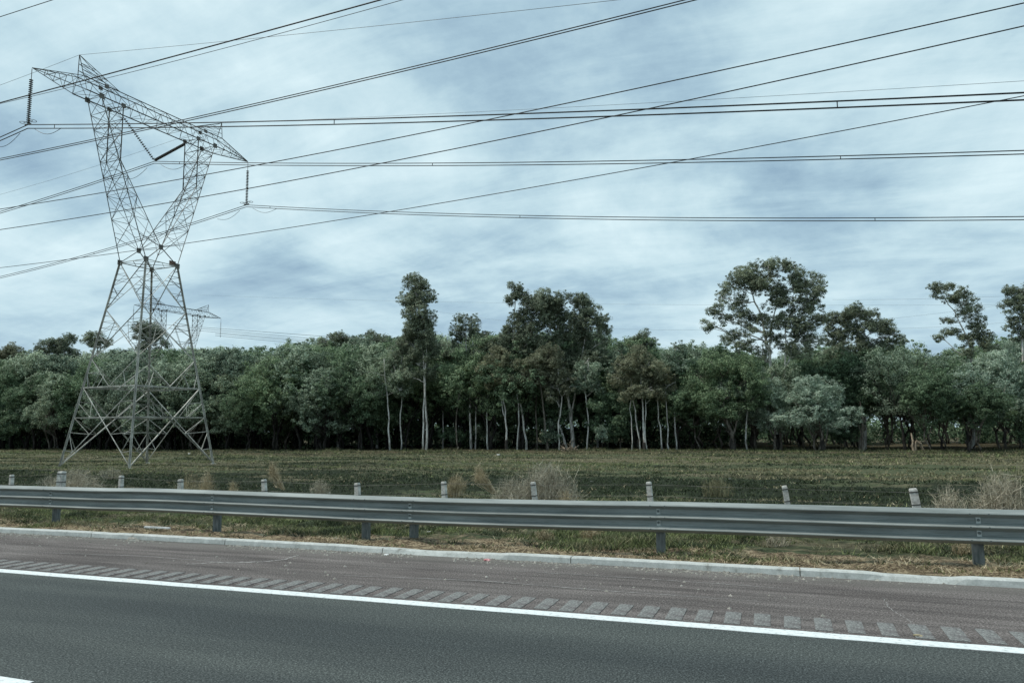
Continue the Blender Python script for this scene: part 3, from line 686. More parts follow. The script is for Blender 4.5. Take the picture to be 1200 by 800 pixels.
# --- prototypes of the low bushy trees (built at 13 m tall)
def proto_low(seed, leafm, barkm, Hh=13., Rr=4.6, low=2.2):
    rng = np.random.default_rng(seed); blobs = []
    for i in range(22):
        zf = rng.random()**.75; z = low+1.3+(Hh-low-2.6)*zf; rad = Rr*(1-.75*max(0, (zf-.45)/.55)**1.6)*(.72+.28*min(1, zf/.25))
        a = rng.random()*2*pi; q = rad*(.45+.45*rng.random()); b = 1.15+rng.random()*.95
        blobs.append(((q*cos(a), q*sin(a), z), (b*1.15, b*1.15, b*.9)))
    blobs.append(((0, 0, Hh-1.6), (1.6, 1.6, 1.4))); blobs.append(((0, 0, Hh*.5), (2.5, 2.5, 3)))
    V = crown(blobs, rng, .66, 54, .60, (.235, .095), .3, .45, .55)
    tb = MB(); nst = rng.integers(1, 4)
    for s_ in range(nst):
        a = rng.random()*6.3; top = np.array([cos(a)*1.3, sin(a)*1.3, Hh*.45]); b0 = np.array([cos(a)*.25*(nst > 1), sin(a)*.25*(nst > 1), -.3])
        pts = limb(tb, b0, top, .21-.03*nst+rng.random()*.05, .1, rng, 5, .05)
        for j in range(5):
            bl = blobs[rng.integers(0, len(blobs))][0]; limb(tb, pts[2+rng.integers(0, 3)], bl, .09, .03, rng, 3, .06, 5)
    return np_mesh('crown', V, 3), mesh('trunk', tb.v, tb.f, True), leafm, barkm
PROTO = [proto_low(11, LEAF_SILVER, BARK_DARK), proto_low(12, LEAF_SILVER, BARK_DARK, 13, 5.2, 1.8), proto_low(13, LEAF_SILVER, BARK_GREY, 13, 4.2), proto_low(14, LEAF_GREEN, BARK_DARK), proto_low(15, LEAF_GREEN, BARK_DARK, 13, 5), proto_low(16, LEAF_PALE, BARK_GREY, 13, 4.4, 2.6), proto_low(17, LEAF_SILVER, BARK_GREY, 13, 5.2, 4.4), proto_low(18, LEAF_GREEN, BARK_GREY, 13, 5.4, 4.6)]
for a, b, lm, bm in PROTO: a.materials.append(lm); b.materials.append(bm)
def place_low(k, x, y, h, wsc, label, group, rz=None, name='bushy_tree'):
    a, b, _, _ = PROTO[k]; z = float(zt(x, y)); root = empty(name, (x, y, z), random.random()*6.28 if rz is None else rz)
    s = h/13.2; root.scale = (s*wsc, s*wsc, s); tag(root, label, 'tree', group)
    link('crown', a, None, root); link('trunk', b, None, root); return root
SKY = [(-200, 422), (0, 418), (60, 419), (100, 420), (150, 412), (200, 414), (250, 412), (280, 415), (330, 405), (380, 400), (450, 397), (520, 398), (560, 396), (600, 392), (700, 392), (740, 400), (780, 402), (830, 410), (860, 414), (900, 424), (940, 410), (1000, 404), (1060, 408), (1100, 415), (1150, 410), (1200, 402), (1400, 405)]
sx_, sy_ = zip(*SKY)
rng = np.random.default_rng(5)
rows = [(111, 5.6), (117, 6.4), (124, 7.2), (132, 8.0), (142, 8.5), (154, 9.5), (168, 10.5)]
zones = [(-400, 75, 'left of the big pylon'), (75, 250, 'behind the big pylon'), (250, 440, 'right of the big pylon'), (440, 800, 'behind the tall white trunks'), (800, 985, 'under the largest eucalyptus'), (985, 1600, 'at the right side')]
rowname = ['front row', 'second row', 'third row', 'fourth row', 'fifth row', 'sixth row', 'rearmost row']
ORD = ['first', 'second', 'third', 'fourth', 'fifth', 'sixth', 'seventh', 'eighth', 'ninth', 'tenth', 'eleventh', 'twelfth', 'thirteenth', 'fourteenth', 'fifteenth', 'sixteenth', 'seventeenth', 'eighteenth', 'nineteenth', 'twentieth']; CNT = {}
HERO_X = []
low_jobs = []
for ri, (P, stp) in enumerate(rows):
    x = -1.62*P
    while x < .40*P:
        x += stp*rng.uniform(.75, 1.25); yy = P+rng.uniform(-2, 2)
        px, py = proj((x, yy, 0)); 
        if ri == 0 and 445 < px < 800: continue
        if ri == 1 and 470 < px < 790 and rng.random() < .5: continue
        if px > 985 and ri in (2, 4) and rng.random() < .45: continue
        if ri == 0 and px > 800 and rng.random() < .35: continue
        sy = np.interp(px, sx_, sy_)
        top = sy+(rng.uniform(0, 30) if ri == 0 else rng.uniform(-9, 9))
        if 800 < px and ri == 0: top += 12
        h = onY(px, top, yy)[2]+1.2
        low_jobs.append((ri, x, yy, h, px))
for ri, x, yy, h, px in low_jobs:
    if px < 440: ch = rng.choice([0, 1, 2, 3, 4], p=[.3, .25, .2, .15, .1])
    elif px < 800: ch = rng.choice([0, 3, 4, 2], p=[.2, .4, .3, .1])
    else: ch = rng.choice([0, 6, 7, 5], p=[.1, .35, .40, .15])
    zn = [z for z in zones if z[0] <= px < z[1]][0][2] if px < 1600 else zones[-1][2]
    lf = {0: 'silvery green', 1: 'wide silvery green', 2: 'narrow silvery green', 3: 'dark green', 4: 'wide dark green', 5: 'pale silver', 6: 'high-crowned silvery', 7: 'high-crowned green'}[int(ch)]
    CNT[(zn, ri)] = CNT.get((zn, ri), -1)+1; od = ORD[min(CNT[(zn, ri)], 19)]
    place_low(int(ch), x, yy, h, rng.uniform(.85, 1.15)*(1.0+.12*(h < 12)), f'{lf} tree, {od} from left in the {rowname[ri]} {zn}', f'bushy trees in the {rowname[ri]} {zn}')

# --- individually shaped trees. blobs: px, py, rx, ry in photograph pixels at plane P
def hero(name, P, base, trunk, blobs, label, group=None, leaf=LEAF_EUC, brk=BARK_PALE, seed=1, tr=(.22, .07), dens=.82, cr=.44, n=32, size=(.225, .085), stocking=0, extra=(), cat='tree', inner=.45, limbs=1.0, depthk=1.0):
    rng = np.random.default_rng(seed)
    b0 = onY(base, 527, P); gx = b0[0]; gz = float(zt(gx, P)); O = np.array([gx, P, gz]); rootd = np.linalg.norm((O-EYE)[:2]@f0[:2]); dep = (O-EYE)@FW; k = dep/F
    root = empty(name, O); tag(root, label, cat, group)
    bl = []
    for (px, py, rx, ry) in blobs:
        dy = rng.uniform(-1, 1)*min(rx, 22)*k*.55*depthk; c_ = onY(px, py, P)-O
        c_[1] += dy; bl.append((c_, (rx*k*1.12, (rx+ry)/2*k*depthk*1.1, ry*k*1.12)))
    # sub-lumps give the broken outline
    sub = []
    for c_, r_ in bl:
        r_ = np.array(r_); m_ = int(6+np.prod(r_)**.5*1.9)
        for i in range(m_):
            d = rng.normal(size=3); d /= np.linalg.norm(d); q = r_*(.34+.28*rng.random()); q = np.maximum(q, .42); sub.append((c_+d*r_*.72, q))
    V = crown(sub, rng, dens, n, cr, size, .3, .8, inner)
    me = np_mesh('crown', V, 3); link('crown', me, leaf, root)
    tb = MB()
    def P3(px, py, dy=0): q = onY(px, py, P)-O; q[1] += dy; return q
    paths = []
    for pth, ra, rb_ in [(trunk, tr[0], tr[1])]+list(extra):
        pts = [P3(px, py, 0) for px, py in pth]; pts[0][2] = min(pts[0][2], 0)-.2 if pth[0][1] > 515 else pts[0][2]
        # densify with wobble
        dd = [pts[0]]
        for a, b in zip(pts[:-1], pts[1:]):
            for f in (.33, .66, 1): q = a+(b-a)*f; dd.append(q+(rng.normal(size=3)*.09 if f < 1 else 0))
        nn = len(dd); rs = [ra+(rb_-ra)*(i/(nn-1))**.8 for i in range(nn)]; rs[0] *= 1.25
        tb.tube(dd, rs, 8); paths.append((dd, rs))
    for c_, r_ in bl:
        best = None
        for dd, rs in paths:
            for i, q in enumerate(dd):
                if q[2] > c_[2]+.3: continue
                d_ = np.linalg.norm(q-c_)+.6*abs((c_[2]-q[2])-np.linalg.norm((q-c_)[:2]))
                if best is None or d_ < best[0]: best = (d_, q, rs[i])
        if best and limbs:
            rr = min(.12, best[2]*.6)
            pts = limb(tb, best[1], c_, rr, .04, rng, 5, .05, 6)
            for _ in range(4):
                d = rng.normal(size=3); d[2] = abs(d[2])*.5; d /= np.linalg.norm(d); limb(tb, pts[3+rng.integers(0, 2)], c_+d*np.array(r_)*.8, .045, .02, rng, 3, .05, 4)
    tb.build('trunk', brk, root, True)
    if stocking:
        sb = MB(); dd, rs = paths[0]; z1 = stocking
        pts = [q for q in dd if q[2] < z1]+[]
        p0 = dd[0]; p1 = np.array([np.interp(z1, [q[2] for q in dd], [q[j] for q in dd]) for j in range(3)])
        ks = 6; sb.tube([p0+(p1-p0)*i/ks+rng.normal(size=3)*.03 for i in range(ks+1)], [rs[0]*1.5-(rs[0]*.4)*i/ks for i in range(ks+1)], 8); sb.build('charred_base', BARK_DARK, root, True)
    return root
HG = None
hero('eucalyptus_tree', 112, 499, [(499, 530), (499, 480), (497, 430), (492, 380), (487, 340)],
     [(484, 334, 13, 12), (495, 345, 12, 12), (480, 350, 12, 12), (490, 365, 15, 13), (501, 372, 10, 12), (480, 385, 13, 12), (494, 388, 15, 12), (503, 398, 9, 12), (474, 402, 12, 10), (489, 408, 14, 10), (505, 418, 8, 8), (486, 425, 13, 9), (500, 436, 12, 9), (480, 440, 10, 8), (508, 404, 7, 8)],
     'tallest narrow dark eucalyptus with pale twin trunk left of the middle', seed=21, extra=[([(496, 530), (496, 480), (500, 420), (500, 385)], .17, .06)], dens=.85)
hero('eucalyptus_tree', 116, 553, [(552, 526), (551, 470), (547, 430), (546, 390)],
     [(545, 378, 14, 9), (536, 388, 9, 8), (556, 385, 9, 9), (546, 394, 12, 7), (535, 402, 7, 6), (562, 398, 8, 8), (549, 408, 10, 6), (568, 390, 6, 5)],
     'open-topped eucalyptus showing sky through its thin dark crown, two white trunks', seed=22, extra=[([(557, 526), (558, 470), (558, 435), (554, 400)], .12, .05)], dens=.55)
hero('eucalyptus_tree', 114, 617, [(617, 527), (613, 490), (604, 450), (600, 410), (604, 350)],
     [(604, 336, 8, 9), (610, 347, 9, 9), (601, 350, 7, 8), (625, 360, 14, 12), (612, 378, 14, 14), (600, 392, 14, 12), (625, 395, 14, 12), (590, 404, 12, 10), (608, 412, 14, 10)],
     'leaning white-trunked eucalyptus whose narrow tuft rises left of the big central crown', seed=23, dens=.9, tr=(.2, .08))
hero('eucalyptus_tree', 116, 665, [(672, 527), (668, 480), (662, 440), (655, 400), (650, 360)],
     [(640, 352, 16, 11), (660, 352, 16, 11), (678, 357, 14, 11), (695, 365, 12, 10), (705, 375, 10, 9), (640, 375, 18, 13), (665, 378, 18, 13), (690, 388, 14, 11), (708, 388, 8, 7), (650, 398, 18, 12), (675, 402, 16, 11), (635, 415, 14, 12), (690, 408, 12, 9), (705, 402, 9, 7), (655, 420, 15, 10), (675, 425, 14, 10), (640, 438, 13, 9), (663, 445, 13, 9), (690, 430, 13, 10), (706, 418, 10, 8), (650, 365, 12, 10), (680, 372, 12, 9)],
     'broadest dark eucalyptus in the middle with thick pale forked trunks', seed=24, tr=(.34, .1), dens=.85, extra=[([(665, 520), (656, 500), (654, 450), (652, 410), (640, 370)], .2, .07), ([(670, 500), (676, 450), (685, 400), (688, 375)], .16, .06)])
hero('eucalyptus_tree', 111, 593, [(594, 530), (592, 490), (590, 460), (586, 430)],
     [(585, 420, 14, 11), (597, 428, 13, 10), (574, 432, 11, 9), (590, 442, 16, 9), (603, 443, 9, 8), (576, 448, 9, 7)],
     'small olive-brown eucalyptus with forked white trunk in front of the wood', seed=25, leaf=LEAF_BROWN, tr=(.18, .06), stocking=1.6, extra=[([(592, 490), (588, 470), (577, 452), (570, 446)], .08, .04)])
hero('eucalyptus_tree', 111, 640, [(642, 528), (638, 490), (634, 455), (628, 425)],
     [(630, 425, 15, 12), (645, 418, 14, 12), (620, 440, 12, 9), (638, 445, 14, 10), (652, 440, 11, 10)],
     'olive-brown tree with dull brown trunk between the leaning white one and the thick one', seed=26, leaf=LEAF_BROWN, brk=BARK_GREY, tr=(.2, .08))
hero('eucalyptus_tree', 110, 755, [(756, 532), (754, 500), (753, 470), (750, 430)],
     [(748, 418, 16, 11), (735, 428, 13, 10), (762, 428, 14, 10), (727, 443, 11, 9), (748, 442, 17, 10), (768, 444, 11, 9), (755, 458, 16, 8), (735, 460, 11, 8), (772, 460, 8, 7)],
     'olive-brown rounded tree on several slim white trunks right of the middle', seed=27, leaf=LEAF_BROWN, tr=(.2, .06), stocking=1.2,
     extra=[([(750, 523), (745, 490), (741, 460), (738, 440)], .11, .05), ([(758, 525), (756, 495), (756, 460)], .11, .05), ([(740, 522), (740, 490), (737, 455)], .09, .05)])
hero('eucalyptus_tree', 111, 779, [(776, 528), (774, 500), (771, 475), (768, 455)],
     [(770, 452, 9, 9), (779, 462, 8, 8), (785, 450, 8, 9), (778, 440, 9, 8)],
     'slim young tree with two bare white stems just right of the olive-brown rounded tree', seed=28, leaf=LEAF_BROWN, tr=(.13, .05), extra=[([(784, 526), (783, 500), (781, 475), (780, 455)], .11, .05)], dens=.6)
hero('eucalyptus_tree', 122, 748, [(748, 526), (748, 450), (752, 400)], [(752, 393, 11, 7), (745, 400, 9, 7), (760, 402, 9, 7)], 'dark tuft of eucalyptus peeping over the olive-brown rounded tree', seed=29)
hero('eucalyptus_tree', 113, 910, [(912, 528), (908, 490), (904, 440), (898, 400), (893, 370), (882, 345)],
     [(873, 320, 16, 12), (893, 316, 14, 10), (912, 314, 15, 10), (932, 320, 14, 10), (950, 328, 13, 9), (860, 333, 13, 11), (880, 336, 15, 11), (903, 335, 17, 12), (927, 338, 15, 11), (948, 343, 14, 11), (960, 338, 9, 8),
      (848, 350, 10, 9), (868, 355, 13, 10), (912, 358, 14, 11), (935, 360, 14, 11), (955, 357, 11, 9), (838, 365, 11, 8), (828, 380, 10, 7), (850, 375, 9, 7), (880, 368, 11, 9), (925, 380, 15, 11), (945, 378, 13, 10), (905, 382, 10, 9), (862, 392, 12, 8), (878, 388, 10, 8), (850, 398, 9, 6), (938, 395, 13, 9), (915, 400, 10, 8), (880, 404, 9, 6), (893, 375, 9, 8), (868, 375, 9, 8), (902, 398, 9, 8), (925, 408, 12, 8), (950, 398, 11, 9), (940, 412, 12, 8), (890, 413, 12, 7), (866, 408, 9, 6), (960, 372, 9, 8), (915, 372, 9, 7)],
     'largest spreading eucalyptus with forked pale limbs showing through its crown', seed=30, tr=(.34, .1), dens=.68, stocking=2.2, limbs=1,
     extra=[([(904, 440), (902, 400), (908, 365), (910, 345)], .16, .06), ([(914, 526), (918, 480), (920, 440), (921, 400), (920, 375)], .2, .07), ([(921, 430), (930, 400), (941, 378)], .12, .05)])
hero('eucalyptus_tree', 119, 1012, [(1012, 526), (1011, 470), (1008, 410), (1005, 385)],
     [(985, 372, 13, 9), (1003, 367, 15, 9), (1020, 371, 13, 9), (1033, 380, 11, 9), (990, 386, 15, 10), (1012, 386, 15, 10), (1040, 393, 12, 8), (1052, 399, 9, 6), (978, 395, 12, 9), (1000, 402, 16, 9), (1025, 403, 15, 9), (972, 380, 9, 8), (985, 412, 14, 8), (1010, 415, 15, 8)],
     'dark dome-shaped eucalyptus immediately right of the largest spreading one', seed=31, tr=(.28, .1), dens=.85)
hero('eucalyptus_tree', 119, 1138, [(1140, 526), (1140, 460), (1138, 420), (1133, 395), (1122, 372), (1108, 350)],
     [(1100, 341, 10, 8), (1112, 336, 9, 6), (1118, 346, 12, 9), (1132, 355, 11, 9), (1140, 364, 8, 8), (1127, 370, 8, 7), (1148, 377, 11, 8), (1140, 388, 11, 9), (1155, 392, 10, 9), (1130, 398, 9, 8), (1148, 405, 11, 8), (1162, 406, 8, 6), (1111, 374, 6, 3), (1110, 390, 7, 4), (1100, 396, 4, 3), (1120, 388, 6, 4), (1133, 412, 9, 6)],
     'slanting windswept eucalyptus standing alone against the sky near the right edge', seed=32, tr=(.22, .05), dens=.75, extra=[([(1138, 420), (1142, 395), (1148, 380)], .09, .04)])
hero('eucalyptus_tree', 117, 1200, [(1203, 526), (1201, 450), (1198, 400), (1198, 360)],
     [(1188, 345, 11, 9), (1200, 340, 11, 9), (1212, 345, 12, 11), (1183, 360, 9, 9), (1198, 358, 12, 10), (1215, 365, 13, 12), (1185, 377, 9, 9), (1200, 378, 13, 10), (1215, 388, 12, 11), (1192, 392, 9, 7)],
     'dark eucalyptus cut off by the right edge of the picture', seed=33, tr=(.25, .1), dens=.85)
hero('eucalyptus_tree', 130, 175, [(175, 526), (175, 450), (174, 400)], [(172, 408, 9, 7), (182, 412, 9, 6), (172, 383, 12, 8), (163, 391, 10, 7), (182, 391, 10, 7), (173, 397, 12, 7), (192, 402, 7, 5)], 'round dark treetop seen between the legs of the big pylon', seed=34, tr=(.25, .1))
hero('eucalyptus_tree', 130, 68, [(68, 526), (66, 450), (66, 410)], [(85, 414, 9, 7), (55, 421, 12, 6), (75, 422, 12, 6), (72, 397, 11, 7), (60, 404, 11, 7), (80, 403, 8, 6), (50, 412, 10, 6), (68, 412, 14, 7), (42, 418, 8, 5)], 'dark double-lobed treetop above the wood left of the pylon', seed=35, tr=(.25, .1))
hero('eucalyptus_tree', 130, 115, [(115, 526), (115, 450), (114, 405)], [(114, 395, 10, 6), (106, 400, 8, 6), (122, 401, 7, 5), (114, 405, 10, 5)], 'small dark treetop just outside the left leg of the big pylon', seed=36, tr=(.25, .1))
hero('eucalyptus_tree', 130, 12, [(12, 526), (12, 450), (12, 420)], [(14, 410, 10, 7), (3, 414, 9, 6), (24, 417, 8, 5), (12, 420, 14, 6), (-8, 415, 8, 8)], 'brownish rounded treetop at the left edge of the picture', seed=37, leaf=LEAF_BROWN, tr=(.25, .1))
hero('eucalyptus_tree', 128, 395, [(396, 526), (396, 450), (396, 405)], [(396, 396, 14, 7), (384, 401, 10, 6), (410, 402, 11, 6), (396, 406, 16, 6)], 'flat dark treetop left of the tallest narrow eucalyptus, the larger of two', seed=38, tr=(.25, .1))
hero('eucalyptus_tree', 128, 442, [(442, 526), (442, 450), (441, 405)], [(438, 393, 9, 6), (447, 398, 9, 6), (436, 403, 9, 6), (452, 404, 9, 6)], 'smaller dark treetop close to the left side of the tallest narrow eucalyptus', seed=39, tr=(.25, .1))
hero('eucalyptus_tree', 124, 520, [(519, 526), (519, 470), (518, 420)], [(518, 408, 12, 8), (528, 418, 11, 9), (510, 425, 12, 9), (525, 436, 12, 9)], 'grey-trunked dark tree between the tallest narrow one and the open-topped one', seed=40, tr=(.15, .06))
hero('eucalyptus_tree', 111, 458, [(457, 528), (456, 490), (452, 450), (450, 420)], [(452, 425, 14, 10), (465, 436, 13, 10), (442, 438, 12, 9), (455, 450, 15, 9), (470, 456, 11, 8), (440, 460, 9, 7)], 'dusty green tree with one crooked pale trunk left of the tallest narrow one', seed=41, leaf=LEAF_SILVER, brk=BARK_PALE, tr=(.16, .06), cr=.6, stocking=0)
hero('eucalyptus_tree', 126, 700, [(700, 526), (701, 450), (702, 410)], [(702, 408, 11, 8), (690, 420, 12, 9), (712, 420, 12, 9), (700, 436, 16, 10), (722, 436, 11, 9)], 'shadowed tree filling the dip right of the broadest central crown', seed=42, tr=(.2, .08))
slim = [(470, 113, 448, 404, 'slim pale-stemmed tree rising left of the tallest narrow eucalyptus', 71, LEAF_EUC), (537, 113, 440, 420, 'slim dark tree with straight thin stem between two open spaces left of middle', 72, LEAF_GREEN), (572, 114, 430, 402, 'slender eucalyptus close behind the small forked olive one', 73, LEAF_EUC), (606, 112, 455, 425, 'thin green tree half hiding the leaning white trunk', 74, LEAF_GREEN),
        (629, 114, 430, 400, 'slender dark eucalyptus just right of the leaning white trunk', 75, LEAF_EUC), (655, 111, 452, 432, 'thin olive tree on a bare crooked stem before the broadest eucalyptus', 76, LEAF_BROWN), (688, 112, 448, 425, 'grey-green tree whose crown touches the broadest eucalyptus at right', 77, LEAF_SILVER), (727, 114, 440, 412, 'slim silvery tree left of the olive-brown rounded one', 78, LEAF_SILVER), (793, 113, 436, 408, 'thin silvery tree right of the bare white stems', 79, LEAF_SILVER), (876, 111, 470, 440, 'thin tree on a pale straight stem beside the wide soft green tree', 80, LEAF_GREEN)]
for px, P, ym, yt, lb, sd_, lf in slim:
    r2 = random.Random(sd_); j = lambda a: r2.uniform(-a, a)
    hero('slender_tree', P, px, [(px, 528), (px+j(3), 495), (px+j(4), 465), (px+j(4), ym), (px+j(3), yt)], [(px+j(4), yt, 9, 8), (px-8+j(3), yt+11+j(3), 10, 8), (px+8+j(3), yt+12+j(4), 10, 8), (px+j(5), yt+22, 12, 8), (px-9, yt+28+j(5), 9, 7), (px+10, yt+27+j(5), 9, 7)], lb, None, lf, BARK_PALE if sd_ % 3 else BARK_GREY, sd_, (.13, .05), .55)
# front trees on the right half
hero('willow_tree', 109, 857, [(859, 532), (857, 505), (852, 490), (848, 470)],
     [(845, 425, 20, 12), (868, 428, 18, 12), (820, 440, 17, 13), (845, 448, 20, 13), (875, 446, 18, 13), (815, 460, 14, 11), (840, 468, 20, 11), (868, 468, 18, 11), (890, 462, 13, 11), (852, 482, 20, 8), (828, 478, 13, 8)],
     'wide soft green tree with short forked dark trunk left of the largest eucalyptus', seed=50, leaf=LEAF_GREEN, brk=BARK_GREY, tr=(.26, .1), stocking=1.6, cr=.62, size=(.23, .09), n=46, dens=.6, extra=[([(858, 518), (862, 500), (866, 485)], .16, .07)])
hero('willow_tree', 108, 965, [(966, 534), (964, 512), (960, 492)],
     [(945, 462, 14, 8), (960, 463, 14, 9), (973, 470, 11, 9), (932, 470, 9, 7), (950, 478, 13, 9), (968, 482, 11, 9), (978, 484, 8, 8), (938, 484, 8, 6)],
     'small pale silver tree standing furthest forward, with split dark trunk', seed=51, leaf=LEAF_PALE, brk=BARK_GREY, tr=(.2, .08), stocking=1.4, cr=.55, dens=.6, extra=[([(965, 522), (970, 505), (970, 490)], .12, .06)])
hero('willow_tree', 112, 915, [(915, 527), (914, 500), (910, 480)],
     [(900, 440, 16, 10), (920, 436, 16, 10), (935, 446, 13, 10), (905, 456, 15, 10), (925, 460, 15, 10), (893, 458, 10, 9), (912, 472, 15, 8)],
     'pale silvery tree in front of the trunk of the largest spreading eucalyptus', seed=52, leaf=LEAF_SILVER, brk=BARK_GREY, tr=(.2, .08), cr=.65, dens=.55)
hero('willow_tree', 113, 1060, [(1060, 525), (1058, 505), (1055, 490)],
     [(1035, 420, 19, 11), (1060, 418, 18, 11), (1085, 425, 17, 11), (1020, 436, 16, 11), (1048, 440, 20, 12), (1078, 444, 18, 12), (1100, 440, 13, 11), (1030, 458, 18, 11), (1060, 462, 20, 11), (1090, 462, 16, 11), (1045, 478, 18, 8), (1075, 480, 16, 8)],
     'broad bright green bushy tree right of the dark dome-shaped eucalyptus', seed=53, leaf=LEAF_SILVER, brk=BARK_DARK, tr=(.26, .1), cr=.7, dens=.55)
hero('willow_tree', 111, 1133, [(1135, 528), (1134, 505), (1130, 490)],
     [(1120, 445, 14, 9), (1140, 440, 15, 10), (1160, 448, 14, 10), (1112, 460, 12, 9), (1134, 460, 16, 10), (1156, 466, 14, 10), (1172, 460, 11, 9), (1125, 476, 13, 8), (1148, 480, 12, 7)],
     'light-speckled silvery tree near the right edge with short dark trunk', seed=54, leaf=LEAF_PALE, brk=BARK_DARK, tr=(.2, .08), cr=.6, dens=.55)
hero('willow_tree', 112, 205, [(205, 527), (204, 500), (202, 480)],
     [(195, 440, 13, 9), (212, 442, 13, 9), (187, 455, 12, 9), (205, 458, 15, 9), (222, 458, 11, 9), (198, 472, 13, 8), (215, 474, 12, 8)],
     'pale bushy tree before the wood, framed by the right leg of the pylon', seed=55, leaf=LEAF_SILVER, brk=BARK_DARK, tr=(.18, .08), cr=.6, dens=.55)
hero('willow_tree', 112, 325, [(326, 527), (325, 505), (323, 490)],
     [(318, 476, 9, 8), (328, 482, 8, 8), (322, 490, 9, 7), (332, 472, 6, 6)], 'small pale-leaved tree in front of the dark wood right of the pylon', seed=56, leaf=LEAF_PALE, brk=BARK_DARK, tr=(.12, .05), cr=.5, dens=.6)
hero('willow_tree', 113, 372, [(372, 527), (371, 505), (370, 480)],
     [(360, 428, 15, 10), (380, 424, 14, 10), (395, 436, 12, 10), (352, 446, 13, 10), (374, 448, 16, 11), (396, 456, 12, 9), (362, 466, 15, 9), (384, 470, 13, 8)],
     'round silvery tree in front of the wood halfway between pylon and tallest tree', seed=57, leaf=LEAF_SILVER, brk=BARK_DARK, tr=(.2, .08), cr=.65, dens=.55)
hero('willow_tree', 113, 422, [(424, 527), (423, 505), (421, 480)],
     [(412, 438, 12, 9), (428, 436, 12, 9), (440, 446, 9, 9), (408, 454, 11, 9), (426, 456, 14, 9), (416, 470, 12, 8), (434, 472, 10, 8)],
     'dusty silver tree with a dark trunk left of the crooked pale trunk', seed=58, leaf=LEAF_SILVER, brk=BARK_DARK, tr=(.2, .08), cr=.6, dens=.55)
# shrubs at the wood edge
def shrub(px, P, blobs, label, leaf=LEAF_GREEN, seed=1, n=30, dens=.8, cr=.4, size=(.21, .09)):
    return hero('shrub', P, px, [(px, 527), (px, 515)], blobs, label, None, leaf, BARK_DARK, seed, (.07, .03), dens, cr, n, size, cat='shrub', depthk=.9)
shrub(712, 112, [(700, 478, 12, 10), (715, 470, 13, 11), (730, 480, 12, 11), (706, 495, 13, 10), (724, 498, 14, 10), (738, 496, 9, 8), (695, 492, 9, 9), (715, 510, 16, 7)], 'large dark green bush filling the gap right of the thick pale trunk', seed=61, cr=.6, size=(.3, .12))
shrub(706, 109.5, [(705, 504, 5, 6), (708, 512, 4, 5), (703, 511, 3, 4)], 'small sapling with bright whitish leaves before the large dark green bush', LEAF_PALE, 62)
shrub(648, 111, [(645, 500, 6, 8), (651, 510, 6, 7), (642, 512, 5, 6)], 'ragged grey-green shrub left of the root tangle', LEAF_SILVER, 63)
shrub(985, 118, [(980, 500, 12, 8), (1000, 503, 12, 8), (990, 512, 15, 6)], 'dark green bush behind the broken trunk at right', LEAF_GREEN, 64, cr=.5)
shrub(1195, 113, [(1190, 492, 10, 9), (1205, 488, 12, 11), (1198, 505, 12, 8)], 'dark bush at the right edge under the cut-off eucalyptus', LEAF_GREEN, 65, cr=.5)
shrub(530, 118, [(522, 508, 8, 7), (536, 511, 9, 6)], 'low dark bush between the white trunks left of the middle', LEAF_GREEN, 66)
shrub(570, 120, [(565, 508, 9, 7), (578, 511, 8, 6)], 'low dark bush beside the double white trunk', LEAF_EUC, 67)
shrub(800, 120, [(795, 500, 10, 8), (808, 505, 10, 8), (790, 511, 12, 6)], 'low dark bush between the slim white stems and the wide soft green tree', LEAF_GREEN, 68)
# understorey in the depth of the wood: nobody could count it
rngu = np.random.default_rng(77); nb = 1150
ux = rngu.uniform(-250, 70, nb); uy = rngu.uniform(124, 180, nb); keep = np.array([proj((a, b, 0))[0] < 870 or b > 152 for a, b in zip(ux, uy)])
ux, uy = ux[keep], uy[keep]; uz = zt(ux, uy)+rngu.uniform(.3, 3.6, len(ux))
Cs = np.stack([ux, uy, uz], 1); big = []
Cc = np.repeat(Cs, 9, 0)+rngu.normal(size=(len(Cs)*9, 3))*np.array([2.0, 1.2, .7])
V = leaves(Cc, rngu.normal(size=Cc.shape)*.5, 14, .9, (.55, .28), rngu)
tag(link('undergrowth', np_mesh('undergrowth', V, 3), LEAF_GREEN), 'dark undergrowth low among the trunks deep in the wood', 'undergrowth', kind='stuff')

nb = 2600; ux = rngu.uniform(-470, 150, nb); uy = 250+rngu.normal(size=nb)*8-.05*ux; uz = zt(ux, uy)+rngu.uniform(0, 1, nb)**.8*(7.5+3*vn(ux*.06, ux*0, 3))
Cc = np.stack([ux, uy, uz], 1); V = leaves(Cc, rngu.normal(size=Cc.shape)*.5, 26, 2.2, (1.1, .6), rngu)
tag(link('distant_wood', np_mesh('distant_wood', V, 3), LEAF_GREEN), 'far line of dark trees glimpsed through the wood', 'wood', kind='stuff')
